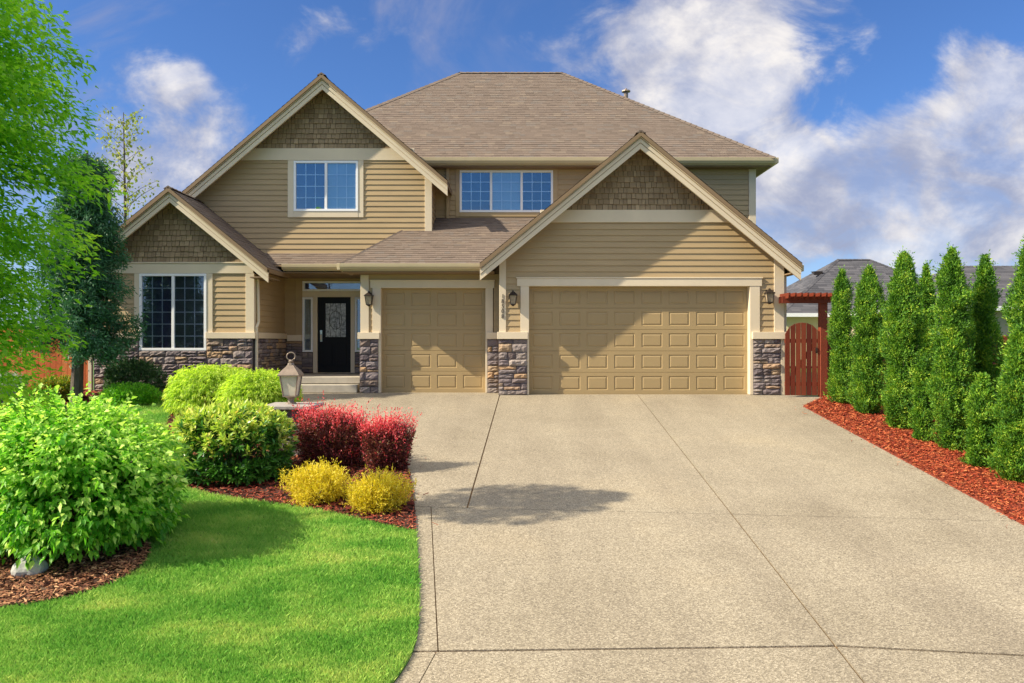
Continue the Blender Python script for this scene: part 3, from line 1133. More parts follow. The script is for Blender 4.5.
# ---- roofs
zr = ZE + PM * RUN
ridge0, ridge1 = (XE0 + RUN, YE + RUN, zr), (XE1 - RUN, YE + RUN, zr)
c = [(XE0, YE, ZE), (XE1, YE, ZE), (XE1, YE + 2 * RUN, ZE), (XE0, YE + 2 * RUN, ZE)]
rf = make_roof('roof', [([c[0], c[1], ridge1, ridge0], UX), ([c[1], c[2], ridge1], UY), ([c[2], c[3], ridge0, ridge1], UX), ([c[3], c[0], ridge0], UY)], house)
cp = caps([(c[0], ridge0), (c[1], ridge1), (c[2], ridge1), (c[3], ridge0), (ridge0, ridge1)], rf)
cp.location = (0, 0, 0)


def zA(x):
    return ZA - PA * abs(x - XA)


def zB(x):
    return ZB - PB * abs(x - XB)


def zC(x):
    return ZC - PC * abs(x - XC)


def zS(y):
    return ZS + PG * (y - YSE)


# wide garage gable; its left slope meets the low garage roof in a valley
yv0 = YSE + (zA(XAL) - ZS) / PG
xv1 = XA - (ZA - zS(3.3)) / PA
ya = YA - .07
rf = make_roof('roof', [([(XAL, ya, zA(XAL)), (XAL, max(yv0, YSE), zA(XAL)), (xv1, 3.3, zS(3.3)), (XA, 3.3, ZA), (XA, ya, ZA)], UY),
                        ([(XAR, ya, zA(XAR)), (XAR, 3.3, zA(XAR)), (XA, 3.3, ZA), (XA, ya, ZA)], UY)], house, t1=.10)
caps([((XA, ya, ZA), (XA, 3.3, ZA))], rf).location = (0, 0, 0)
# tall gable
yb = YB - .07
yr = YE + (ZB - ZE) / PM
rf = make_roof('roof', [([(XBL, yb, zB(XBL)), (XBL, 9, zB(XBL)), (XB, 9, ZB), (XB, yb, ZB)], UY),
                        ([(XBR, yb, zB(XBR)), (XBR, 3.28, zB(XBR)), (XB, yr, ZB), (XB, yb, ZB)], UY)], house, t1=.10)
caps([((XB, yb, ZB), (XB, yr, ZB))], rf).location = (0, 0, 0)
# small gable
yc = YC - .07
rf = make_roof('roof', [([(XCL, yc, zC(XCL)), (XCL, 9, zC(XCL)), (XC, 9, ZC), (XC, yc, ZC)], UY),
                        ([(XCR, yc, zC(XCR)), (XCR, 2.24, zC(XCR)), (XC, 2.24, ZC), (XC, yc, ZC)], UY)], house, t1=.10)
caps([((XC, yc, ZC), (XC, 2.24, ZC))], rf).location = (0, 0, 0)
# low garage roof with a steep left hip
hx = ax(402, 2.25)
hx2 = XS0 + (hx - XS0) / (2.25 - YSE) * (3.3 - YSE)
rf = make_roof('roof', [([(XS0, YSE, ZS), (XAL + .1, YSE, ZS), (xv1, 3.3, zS(3.3)), (hx2, 3.3, zS(3.3))], UX),
                        ([(XS0, YSE, ZS), (hx, 2.24, zS(2.24)), (XS0, 2.24, ZS)], UY)], house, t1=.06)
caps([((XS0, YSE, ZS), (hx, 2.24, zS(2.24)))], rf, w=.09).location = (0, 0, 0)
# porch roof skirt
YP = 1.50
ZP = az(264, YP)
ZPW = az(253, 2.25)
rf = make_roof('roof', [([(XCR - .8, YP, ZP), (XS0 + .3, YP, ZP), (XS0 + .3, 2.24, ZPW), (XCR - .8, 2.24, ZPW)], UX)], house, t1=.05)

# ---- gable trim, gutters, soffits
gable_trim(XA, YA, ZA, PA, PA, XAL, XAR)
gable_trim(XB, YB, ZB, PB, PB, XBL, XBR)
gable_trim(XC, YC, ZC, PC, PC, XCL, XCR, h=.30)
gutter(XE0, XE1, YE - .03, ZE + .01, h=.15)
boxes('gutter', [(XE1 - .01, XE1 + .09, YE - .02, YE + 2 * RUN, ZE - .13, ZE + .01)], M['gutter'])
boxes('soffit', [(XE0 + .12, XE1 - .05, YE + .10, 3.42, ZE - .20, ZE - .17), (6.30, XE1 - .05, 3.43, 13.0, ZE - .20, ZE - .17)], M['soffit'])
gutter(XS0 - .02, XAL + .02, YSE - .03, ZS + .01)
boxes('soffit', [(XS0 + .03, XAL + .3, YSE + .10, YS + .04, ZS - .18, ZS - .15)], M['soffit'])
boxes('gutter', [(XS0 - .08, XS0 - .01, YSE - .02, YP - .06, ZS - .13, ZS + .01)], M['gutter'])
gutter(XCR + .0, XS0 - .10, YP - .03, ZP + .01)
boxes('soffit', [(WC1 + .02, -3.5, YP + .10, 3.28, ZP - .20, ZP - .17)], M['soffit'])
boxes('gutter', [(XAR - .02, XAR + .08, YA + .05, 3.2, zA(XAR) - .16, zA(XAR) - .02)], M['gutter'])
boxes('soffit', [(WA1 + .02, XAR - .04, YA + .05, 3.2, zA(XAR) - .22, zA(XAR) - .19)], M['soffit'])
boxes('soffit', [(WC1 + .02, XCR - .04, YC + .05, YP - .05, zC(XCR) - .22, zC(XCR) - .19)], M['soffit'])

# ---- wide garage front (y = 0)
DA0, DA1, DAT = ax(529, 0), ax(749.5, 0), az(285.7, 0)
belt_a = (az(222, 0), az(209.5, 0))
SCAP = (az(338.5, 0), az(331.5, 0))


def limA(z):
    dx = (ZA - .12 - z) / PA
    return max(WA0, XA - dx), min(WA1, XA + dx)


siding('siding', front(0), limA, SCAP[1], belt_a[0], [(DA0 - .2, DA1 + .2, 0, DAT + .17)], M['siding'], house)
siding('shingle_panel', front(0), limA, belt_a[1], ZA - .15, [], M['shake'], house, shakes=True, exposure=.125)
l0, r0 = limA(belt_a[0])
boxes('belt_board', [(l0 + .01, r0 - .01, -.035, .01, belt_a[0], belt_a[1])], M['trim'])
boxes('corner_board', [(WA0 - .005, ax(506, 0), -.032, .10, SCAP[1] - .005, az(250, 0))], M['trim'])
boxes('corner_board', [(ax(773.8, 0), WA1 + .015, -.032, .10, SCAP[1] - .005, az(250, 0))], M['trim'])
boxes('door_trim', [(ax(520.4, 0), DA0, -.034, .21, 0.005, DAT), (DA1, ax(759.5, 0), -.034, .21, 0.005, DAT), (ax(517, 0), ax(761.5, 0), -.042, .21, DAT, az(278, 0)),
                    (ax(516, 0), ax(762.5, 0), -.055, .02, az(278, 0), az(278, 0) + .025)], M['trim'])
garage_door(DA0 - .0, DA1 + .0, .012, DAT - .0, .15, 8, 5)
boxes('stone_cap', [(WA0 - .05, ax(528, 0) - .005, -.10, .05, SCAP[0], SCAP[1])], M['trim'])
boxes('stone_cap', [(ax(751.5, 0), WA1 + .05, -.10, .05, SCAP[0], SCAP[1])], M['trim'])
stones(front(-.03), [(WA0 - .02, ax(527.2, 0), 0, SCAP[0])], house, rmin=.09, rmax=.2)
stones(front(-.03), [(ax(752.5, 0), ax(780, 0), 0, SCAP[0])], house, rmin=.07, rmax=.15)
boxes('corner_board', [(ax(780.2, 0), WA1 + .02, -.05, .10, 0, SCAP[0])], M['trim'])
boxes('downspout', [(WA1 + .03, WA1 + .10, .06, .13, .05, zA(XAR) - .2)], M['trim'])
siding('siding', rightface(WA1), lambda z: (.1, 3.3), 0, 2.9, [], M['siding'], house)
wall_lantern(ax(513, 0), -.02, az(297, 0))
wall_lantern(ax(767.5, 0), -.02, az(295, 0))

# house number, upright down the corner board
for i, ch in enumerate('18508'):
    cu = bpy.data.curves.new('numeral', 'FONT')
    cu.body = ch
    cu.size = .135
    cu.extrude = .006
    cu.align_x = 'CENTER'
    tmp = bpy.data.objects.new('tmp', cu)
    COL.objects.link(tmp)
    bpy.context.view_layer.update()
    me = bpy.data.meshes.new_from_object(tmp.evaluated_get(bpy.context.evaluated_depsgraph_get()))
    bpy.data.objects.remove(tmp)
    me.materials.clear()
    o = link('house_number', me, M['digit'], house)
    o.rotation_euler = (R(90), 0, 0)
    o.location = Vector(((WA0 + ax(506, 0)) / 2, -.040, az(297.8 + 5.0 * i, 0))) - house.location

# ---- single garage front (y = YS)
DS0, DS1, DST = ax(381, YS), ax(485.5, YS), az(287.5, YS)
siding('siding', front(YS), lambda z: (-3.5, WA0), az(331.5, YS), ZS - .17, [(DS0 - .2, DS1 + .19, 0, DST + .18)], M['siding'], house)
boxes('corner_board', [(-3.505, ax(369, YS), YS - .032, YS + .1, az(332, YS), ZS - .19)], M['trim'])
boxes('door_trim', [(ax(372.6, YS), DS0, YS - .034, YS + .21, .005, DST), (DS1, ax(493, YS), YS - .034, YS + .21, .005, DST),
                    (ax(370.5, YS), ax(494.5, YS), YS - .042, YS + .21, DST, az(280.3, YS)), (ax(369.8, YS), ax(495, YS), YS - .055, YS + .02, az(280.3, YS), az(280.3, YS) + .022)], M['trim'])
garage_door(DS0, DS1, .012, DST, YS + .15, 4, 5)
boxes('stone_cap', [(-3.56, ax(380, YS), YS - .10, YS + .05, az(338.5, YS), az(332, YS))], M['trim'])
boxes('stone_cap', [(ax(486.2, YS), WA0 - .06, YS - .10, YS + .05, az(338.5, YS), az(332, YS))], M['trim'])
stones(front(YS - .03), [(-3.52, ax(378.6, YS), 0, az(338.5, YS))], house, rmin=.09, rmax=.2)
stones(front(YS - .03), [(ax(487.3, YS), WA0 - .02, 0, az(338.5, YS))], house, rmin=.09, rmax=.2)
wall_lantern(ax(370, YS), YS - .02, az(297.5, YS))
siding('siding', leftface(-3.5), lambda z: (-3.3, -YS), .36, ZP - .2, [], M['siding'], house)

# ---- tall gable front (y = 2.25)
belt_b = (az(160, 2.25), az(148, 2.25))


def limB(z):
    dx = (ZB - .12 - z) / PB
    return max(WB0, XB - dx), min(WB1, XB + dx)


w2 = (ax(294, 2.25), ax(358.4, 2.25), az(211, 2.25), az(160.5, 2.25))
siding('siding', front(2.25), limB, ZPW - .02, belt_b[0], [(w2[0] - .1, w2[1] + .1, w2[2] - .1, w2[3] + .01)], M['siding'], house)
siding('shingle_panel', front(2.25), limB, belt_b[1], ZB - .15, [], M['shake'], house, shakes=True, exposure=.125)
l0, r0 = limB(belt_b[0])
boxes('belt_board', [(l0 + .01, r0 - .01, 2.215, 2.26, belt_b[0], belt_b[1])], M['trim'])
boxes('window_trim', [(ax(288, 2.25), w2[0], 2.217, 2.30, az(217, 2.25), belt_b[0] - .002), (w2[1], ax(363.7, 2.25), 2.217, 2.30, az(217, 2.25), belt_b[0] - .002), (w2[0] + .001, w2[1] - .001, 2.212, 2.30, az(217, 2.25), w2[2])], M['trim'])
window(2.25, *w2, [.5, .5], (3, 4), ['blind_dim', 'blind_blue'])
boxes('corner_board', [(ax(425, 2.25), WB1 + .01, 2.218, 2.36, zS(2.25) - .05, limB(0)[0] * 0 + ZB - .18 - (WB1 - XB) * PB)], M['trim'])
siding('siding', rightface(WB1 - .01), lambda z: (2.36, 3.3), zS(2.2), zB(WB1) - .1, [], M['siding'], house)

# ---- main upper wall (y = 3.3)
w3 = (ax(459.7, 3.3), ax(553, 3.3), az(212, 3.3), az(170, 3.3))
siding('siding', front(3.3), lambda z: (WB1 - .05, 6.44), zS(3.2) - .02, ZE - .2, [(w3[0] - .09, w3[1] + .09, w3[2] - .1, w3[3] + .1)], M['siding'], house)
boxes('window_trim', [(ax(455.7, 3.3), w3[0], 3.265, 3.35, az(216.3, 3.3), az(166, 3.3)), (w3[1], ax(557.6, 3.3), 3.265, 3.35, az(216.3, 3.3), az(166, 3.3)),
                      (w3[0] + .001, w3[1] - .001, 3.262, 3.35, az(216.3, 3.3), w3[2]), (w3[0] + .001, w3[1] - .001, 3.262, 3.35, w3[3], az(166, 3.3))], M['siding'])
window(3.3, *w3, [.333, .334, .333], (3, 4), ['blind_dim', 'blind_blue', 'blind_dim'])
boxes('corner_board', [(ax(748.6, 3.3), 6.455, 3.268, 3.42, 2.8, ZE - .2)], M['trim'])
siding('siding', rightface(6.44), lambda z: (3.42, 13), 0, ZE - .2, [], M['siding'], house)
boxes('downspout', [(ax(446.5, 3.3), ax(449.5, 3.3), 3.20, 3.27, zS(3.2) + .02, ZE - .18)], M['siding'])

# ---- small gable front (y = .8)
yw = .8
belt_c = (az(273, yw), az(263, yw))
capc = (az(338, yw), az(332, yw))


def limC(z):
    dx = (ZC - .12 - z) / PC
    return max(WC0, XC - dx), min(WC1, XC + dx)


w1 = (ax(140, yw), ax(207, yw), az(350, yw), az(273.2, yw))
siding('siding', front(yw), limC, capc[1], belt_c[0], [(w1[0] - .12, w1[1] + .14, w1[2] - .1, w1[3] + .1)], M['siding'], house)
siding('shingle_panel', front(yw), limC, belt_c[1] + .03, ZC - .15, [], M['shake'], house, shakes=True, exposure=.125)
boxes('belt_board', [(WC0, WC1, yw - .035, yw + .01, belt_c[0], belt_c[1]), (WC0, WC1, yw - .055, yw + .01, belt_c[1] + .001, belt_c[1] + .03)], M['trim'])
boxes('window_trim', [(ax(134.8, yw), w1[0], yw - .033, yw + .05, capc[1], belt_c[0] - .002), (w1[1], ax(213, yw), yw - .033, yw + .05, capc[1], belt_c[0] - .002)], M['trim'])
window(yw, *w1, [.5, .5], (3, 6), ['inside', 'inside_pale'], glass='glass_dark')
boxes('corner_board', [(ax(246, yw), WC1 + .02, yw - .034, yw + .12, capc[1], belt_c[0] - .002)], M['trim'])
boxes('corner_board', [(WC0 - .02, WC0 + .12, yw - .034, yw + .12, capc[1], belt_c[0] - .002)], M['trim'])
boxes('stone_cap', [(WC0 - .04, w1[0] - .002, yw - .10, yw + .05, capc[0], capc[1])], M['trim'])
boxes('stone_cap', [(w1[1] + .002, WC1 + .06, yw - .10, yw + .05, capc[0], capc[1])], M['trim'])
stones(front(yw - .03), [(WC0, w1[0] - .005, -.02, capc[0]), (w1[1] + .005, WC1 - .01, -.02, capc[0]), (w1[0] - .004, w1[1] + .004, -.02, w1[2] - .01)], house, rmin=.08, rmax=.17)
boxes('downspout', [(WC0 - .12, WC0 - .04, yw - .08, yw, 0, zC(XCL) - .1)], M['trim'])
mb = MB()
xd = WC1 + .06
mb.tube([(xd, yw + .02, .05), (xd, yw + .02, capc[1] + .12), (xd + .02, yw + .10, capc[1] + .25), (xd, yw + .10, zC(XCR) - .2)], [.035] * 4, 8)
mb.build('downspout', M['trim'], house)

# ---- porch
PF = .36
capp = (az(340.5, 3.3), az(334.5, 3.3))
zpt = ZP - .2
siding('siding', rightface(WC1), lambda z: (yw + .12, 3.3), capc[1], zpt, [], M['siding'], house)
boxes('stone_cap', [(WC1 - .02, WC1 + .08, yw + .125, 3.28, capc[0] + .001, capc[1] + .001)], M['trim'])
stones(rightface(WC1 + .015), [(yw + .02, 3.28, 0, capc[0])], house, rmin=.08, rmax=.17)
siding('siding', front(3.3), lambda z: (WC1, -3.5), capp[1], zpt + .1, [(ax(296, 3.3), -3.4, 0, 9)], M['siding'], house)
boxes('stone_cap', [(WC1 + .09, ax(302.4, 3.3), 3.21, 3.33, capp[0], capp[1])], M['trim'])
stones(front(3.28), [(WC1 + .06, ax(302.3, 3.3), PF, capp[0]), (ax(302.4, 3.3), ax(313, 3.3), PF, az(352, 3.3))], house, rmin=.08, rmax=.17)
stones(front(3.28), [(ax(355, 3.3), -3.5, PF, az(352, 3.3))], house, rmin=.08, rmax=.17)
DX0, DX1 = ax(317.8, 3.3), ax(351, 3.3)
DZ0, DZ1 = az(372, 3.3), az(296.6, 3.3)
boxes('door_casing', [(ax(296, 3.3), ax(302.8, 3.3), 3.27, 3.33, capp[1], zpt + .15), (ax(302.9, 3.3), -3.5, 3.27, 3.33, az(281.5, 3.3), zpt + .15)], M['siding'])
boxes('door_frame', [(ax(313.4, 3.3), DX0, 3.25, 3.34, PF, DZ1), (DX1, ax(355, 3.3), 3.25, 3.34, PF, DZ1), (ax(302.8, 3.3), -3.5, 3.25, 3.34, DZ1, az(290.8, 3.3)),
                     (DX0, DX1, 3.22, 3.34, PF, DZ0)], M['trim'])
d = MB()
d.box(DX0 + .003, DX1 - .003, 3.285, 3.33, DZ0, DZ1 - .003)
gx0, gx1, gz0, gz1 = ax(325.9, 3.3), ax(346, 3.3), az(336.5, 3.3), az(303, 3.3)
for (a, b) in ((DX0 + .11, (DX0 + DX1) / 2 - .05), ((DX0 + DX1) / 2 + .05, DX1 - .11)):
    d.box(a, b, 3.272, 3.286, DZ0 + .18, gz0 - .16)
d.box(gx0 - .035, gx1 + .035, 3.268, 3.284, gz0 - .035, gz0)
d.box(gx0 - .035, gx1 + .035, 3.268, 3.284, gz1, gz1 + .035)
d.box(gx0 - .035, gx0, 3.268, 3.284, gz0, gz1)
d.box(gx1, gx1 + .035, 3.268, 3.284, gz0, gz1)
door = d.build('front_door', M['black_door'], house, bevel=.004)
MB().box(gx0, gx1, 3.274, 3.2835, gz0, gz1).build('door_glass', M['leaded'], door).location = (0, 0, 0)
ld = MB()
for k in range(1, 4):
    xx = gx0 + (gx1 - gx0) * k / 4
    ld.tube([(xx, 3.272, gz0), (xx + .04 * (-1) ** k, 3.272, (gz0 + gz1) / 2), (xx, 3.272, gz1)], [.005] * 3, 4)
ld.tube([((gx0 + gx1) / 2 + .16 * math.cos(t), 3.272, (gz0 + gz1) / 2 + .24 * math.sin(t)) for t in np.linspace(0, 6.283, 21)], [.006] * 21, 4, cap=False)
ld.build('leading', M['bronze'], door).location = (0, 0, 0)
hd = MB()
hx_ = ax(321.5, 3.3)
hd.box(hx_ - .025, hx_ + .025, 3.262, 3.284, DZ0 + .82, DZ0 + 1.12)
hd.tube([(hx_, 3.27, DZ0 + .84), (hx_, 3.225, DZ0 + .87), (hx_, 3.225, DZ0 + .99), (hx_, 3.27, DZ0 + 1.02)], [.012] * 4, 6)
hd.tube([(hx_, 3.28, DZ0 + 1.09), (hx_, 3.25, DZ0 + 1.09)], [.03, .03], 10)
hd.build('handle', M['nickel'], door).location = (0, 0, 0)


def light_panel(name, x0, x1, z0, z1, fw=.05):
    f = MB()
    f.box(x0, x1, 3.245, 3.335, z0, z0 + fw)
    f.box(x0, x1, 3.245, 3.335, z1 - fw, z1)
    f.box(x0, x0 + fw, 3.245, 3.335, z0 + fw, z1 - fw)
    f.box(x1 - fw, x1, 3.245, 3.335, z0 + fw, z1 - fw)
    o = f.build(name, M['white'], house, bevel=.004)
    MB().box(x0 + fw, x1 - fw, 3.30, 3.306, z0 + fw, z1 - fw).build('glass', M['glass'], o).location = (0, 0, 0)
    MB().box(x0 + fw, x1 - fw, 3.325, 3.332, z0 + fw, z1 - fw).build('backing', M['inside_pale'] if x1 - x0 < .5 else M['inside'], o).location = (0, 0, 0)


light_panel('sidelight', ax(302.8, 3.3), ax(313.2, 3.3), az(351.4, 3.3), az(295, 3.3) - .05)
light_panel('sidelight', ax(355.2, 3.3), -3.52, az(351.4, 3.3), az(295, 3.3) - .05)
light_panel('transom', ax(302.9, 3.3), -3.52, az(290.6, 3.3), az(280.7, 3.3))
boxes('porch_floor', [(WC1 + .08, -3.55, .95, 3.3, 0, PF - .012)], M['concrete'])
boxes('step', [(-5.35, -3.56, .90, 1.5, .20, PF)], M['concrete'], bevel=.012)
boxes('step', [(-5.35, -3.58, .58, .9, 0.002, .19)], M['concrete'], bevel=.012)
# vent pipe on the far slope, seen over the right hip
vp = at(626, 92, 8.6)
mb = MB().tube([(vp.x, vp.y, vp.z - .9), (vp.x, vp.y, vp.z + .02)], [.07, .07], 10)
mb.frustum(vp.x, vp.y, vp.z + .02, vp.z + .06, .28, .26, 8)
mb.tube([(vp.x, vp.y, vp.z + .05), (vp.x, vp.y, vp.z + .13)], [.05, .03], 8)
mb.build('vent_pipe', M['pewter'], house)

# ------------------------------------------------------------------ neighbours' houses
def neighbour(label, x0, x1, y0, y1, ze, run, pitch, wallmat):
    h = thing('neighbour_house', ((x0 + x1) / 2, y0, 0), label, 'house', 'houses behind the hedge')
    boxes('wall', [(x0 + .5, x1 - .5, y0 + .5, y1 - .5, 0, ze - .02)], wallmat, h)
    zt = ze + run * pitch
    yr0, yr1 = y0 + run, y1 - run
    a, b = (x0 + run, (y0 + y1) / 2, zt), (x1 - run, (y0 + y1) / 2, zt)
    c = [(x0, y0, ze), (x1, y0, ze), (x1, y1, ze), (x0, y1, ze)]
    mb = MB()
    for poly, e in (([c[0], c[1], b, a], UX), ([c[1], c[2], b], UY), ([c[2], c[3], a, b], UX), ([c[3], c[0], a], UY)):
        roof_facet(mb, poly, e, exposure=.2, tab=(.3, .9))
    me = bpy.data.meshes.new('roof')
    me.from_pydata(mb.v, [], mb.f)
    r = link('roof', me, M['grey_roof'], h)
    caps([(c[0], a), (c[1], b), (a, b)], r, M['grey_roof'], .13).location = (0, 0, 0)
    boxes('gutter', [(x0 - .05, x1 + .05, y0 - .08, y0 + .02, ze - .16, ze + .01), (x0 - .05, x0 + .03, y0 + .03, y1, ze - .16, ze + .01)], M['white'], h)
    boxes('soffit', [(x0 + .04, x1 - .04, y0 + .03, y1 - .04, ze - .13, ze - .10)], M['soffit'], h)
    return h


yn = 20.0
xl, xr = ax(780, yn), ax(1010, yn)
depth_n = 2 * 4.6
nh = neighbour('cream neighbour house with grey hip roof behind the wooden gate', xl, xr, yn, yn + depth_n, az(313, yn), 4.6, .66, M['cream_house'])
q = at(817, 273, yn + 3.4)
MB().prism([(yn + 3.2, q.z - .10), (yn + 3.2, q.z + .10), (yn + 3.7, q.z + .12)], 'x', q.x - .22, q.x + .22).build('roof_vent', M['bronze'], nh)
yn = 13.0
xl, xr = ax(915, yn), ax(1300, yn)
nh = neighbour('beige neighbour house with grey hip roof behind the arborvitae hedge', xl, xr, yn, yn + 10, az(306, yn), 4.4, .46, M['beige_house'])
window(yn + .49, ax(925, yn), ax(948, yn), az(345, yn), az(315, yn), [.5, .5], (1, 1), ['inside', 'inside'], parent=nh, fw=.09)
siding('siding', front(yn + .5), lambda z: (xl + .5, xr - .5), .2, az(310, yn), [(ax(925, yn), ax(948, yn), az(345, yn), az(315, yn))], M['beige_house'], nh)

# ------------------------------------------------------------------ gate, pergola, fences
def picket_run(mb, x0, x1, y, zfun, z0, w=.14, gap=.012, t=.022, axis='x'):
    u = x0
    while u < x1 - .02:
        e = min(u + w, x1)
        z0_, z1_ = zfun(u), zfun(e)
        a, b = u + gap / 2, e - gap / 2
        mb.add([(a, y, z0), (b, y, z0), (b, y, z1_), (a, y, z0_), (a, y + t, z0), (b, y + t, z0), (b, y + t, z1_), (a, y + t, z0_)],
               [(0, 1, 2, 3), (7, 6, 5, 4), (0, 4, 5, 1), (1, 5, 6, 2), (2, 6, 7, 3), (3, 7, 4, 0)])
        u = e


yg = -.32
gx0_, gx1_ = ax(785, yg), ax(819.5, yg)
gate = thing('garden_gate', ((gx0_ + gx1_) / 2, yg, gz(yg)), 'red stained wooden garden gate with arched top beside the garage', 'gate')
gzb = float(gz(yg)) + .04
zt_mid, zt_end = az(322, yg), az(337, yg)


def arch(x):
    t = (x - (gx0_ + gx1_) / 2) / ((gx1_ - gx0_) / 2)
    return zt_end + (zt_mid - zt_end) * math.sqrt(max(0, 1 - (t * .97) ** 2))


mb = MB()
picket_run(mb, gx0_, gx1_, yg, arch, gzb, w=.118, gap=.016)
mb.build('gate_boards', M['redwood'], gate)
mb = MB()
for z in (gzb + .2, gzb + 1.15):
    mb.box(gx0_ + .01, gx1_ - .01, yg + .024, yg + .06, z, z + .09)
mb.prism([(gx0_ + .05, gzb + .3), (gx0_ + .15, gzb + .3), (gx1_ - .05, gzb + 1.14), (gx1_ - .15, gzb + 1.14)], 'y', yg + .026, yg + .055)
mb.build('brace', M['redwood'], gate)
mb = MB()
mb.box(gx1_ - .09, gx1_ - .05, yg - .012, yg - .002, gzb + .93, gzb + 1.05)
mb.tube([(gx1_ - .07, yg - .01, gzb + .95), (gx1_ - .07, yg - .05, gzb + .97), (gx1_ - .07, yg - .05, gzb + 1.02), (gx1_ - .07, yg - .01, gzb + 1.04)], [.008] * 4, 6)
mb.build('handle', M['bronze'], gate)

pg = thing('pergola', (ax(823, yg), yg, gz(yg)), 'small red wooden pergola arching over the garden gate', 'pergola')
px0, px1 = ax(819.8, yg), ax(827, yg)
for dy in (0,):
    MB().box(px0, px1, yg - .04 + dy, yg + .11 + dy, float(gz(yg)) - .1, az(302, yg)).build('post', M['redwood'], pg, bevel=.006)
zb_ = az(302.5, yg)
for dy in (-.085, .115):
    MB().prism([(ax(781, yg), zb_ - .0), (ax(829, yg), zb_ - .0), (ax(831, yg), zb_ + .10), (ax(831, yg), zb_ + .14), (ax(781, yg), zb_ + .14)], 'y', yg + dy, yg + dy + .04).build('beam', M['redwood'], pg)
n = 8
for i in range(n):
    x = ax(785 + i * 6.1, yg)
    MB().prism([(yg - .30, zb_ + .16), (yg - .26, zb_ + .092), (yg + .34, zb_ + .09), (yg + .38, zb_ + .16), (yg + .38, zb_ + .21), (yg - .30, zb_ + .21)], 'x', x - .02, x + .02).build('rafter', M['redwood'], pg)

fr = thing('wooden_fence', (8, -.3, gz(-.3)), 'red stained board fence running behind the arborvitae hedge', 'fence')
mb = MB()
picket_run(mb, px1 + .005, 15.0, -.28, lambda x: az(337, -.28), -.12, w=.14, gap=.008)
mb.build('fence_boards', M['redwood'], fr)
for x in np.arange(px1 + 2.0, 15, 2.0):
    MB().box(x - .05, x + .05, -.25, -.15, -.15, az(335, -.28)).build('post', M['redwood'], fr)

fl = thing('wooden_fence', (-12, 1.2, 0), 'orange cedar board fence left of the house behind the trees', 'fence')
mb = MB()
picket_run(mb, -19.0, ax(89.5, 1.2), 1.2, lambda x: 1.50, .02, w=.14, gap=.008)
mb.build('fence_boards', M['cedar'], fl)
for x in np.arange(-18.0, -10, 2.2):
    MB().box(x - .05, x + .05, 1.225, 1.32, 0, 1.54).build('post', M['cedar'], fl)
MB().box(-19, ax(89.5, 1.2), 1.18, 1.199, 1.32, 1.42).build('rail', M['cedar'], fl)

# ------------------------------------------------------------------ lantern pillar
yl = -5.6
xc_ = ax(293, yl)
zcap = az(403.5, yl)
zg = float(gz(yl))
pil = thing('lamp_pillar', (xc_, yl, zg), 'square stone pillar with a pewter carriage lantern by the walk', 'lamp')
hw = .27
for nm, fc in (('a', front(yl - hw)), ('b', rightface(xc_ + hw)), ('c', leftface(xc_ - hw))):
    rct = (xc_ - hw, xc_ + hw) if nm == 'a' else ((yl - hw, yl + hw) if nm == 'b' else (-yl - hw, -yl + hw))
    stones(fc, [(rct[0], rct[1], zg, zcap - .06)], pil, out=.035)
MB().box(xc_ - hw + .02, xc_ + hw - .02, yl - hw + .02, yl + hw - .02, zg - .1, zcap - .061).build('pillar_core', M['mortar'], pil)
MB().box(xc_ - .385, xc_ + .385, yl - .385, yl + .385, zcap - .06, zcap).build('cap', M['capstone'], pil, bevel=.012)
s = (yl + DIST) / F
lx = ax(291, yl)
b = MB()
z1 = zcap
b.frustum(lx, yl, z1, z1 + .025, .16, .14, 8)
b.tube([(lx, yl, z1 + .025), (lx, yl, z1 + .05), (lx, yl, z1 + .085), (lx, yl, z1 + .115)], [.05, .045, .05, .09], 10)
zl0, zl1 = z1 + .115, z1 + .43
b.frustum(lx, yl, zl0, zl0 + .018, .205, .205)
for sx in (-1, 1):
    for sy in (-1, 1):
        b.tube([(lx + sx * .092, yl + sy * .092, zl0), (lx + sx * .132, yl + sy * .132, zl1)], [.010, .010], 6)
b.frustum(lx, yl, zl1, zl1 + .02, .32, .32)
b.frustum(lx, yl, zl1 + .02, zl1 + .05, .318, .285)
b.frustum(lx, yl, zl1 + .05, zl1 + .095, .285, .215)
b.frustum(lx, yl, zl1 + .095, zl1 + .14, .215, .13)
b.frustum(lx, yl, zl1 + .14, zl1 + .165, .13, .095)
b.frustum(lx, yl, zl1 + .165, zl1 + .20, .10, .085, 8)
b.tube([(lx, yl, zl1 + .20), (lx, yl, zl1 + .225), (lx, yl, zl1 + .25)], [.028, .042, .015], 8)
b.tube([(lx + .065 * math.cos(t), yl, zl1 + .30 + .06 * math.sin(t)) for t in np.linspace(-1.57, 4.712, 25)], [.009] * 25, 6, cap=False)
lan = b.build('lantern', M['pewter'], pil)
MB().frustum(lx, yl, zl0 + .019, zl1 - .001, .172, .252).build('lantern_glass', M['frost'], lan).location = (0, 0, 0)

# ------------------------------------------------------------------ foliage
def unit(a):
    return a / (np.linalg.norm(a, axis=1, keepdims=True) + 1e-9)


def rv(n):
    return unit(rng.normal(size=(n, 3)))


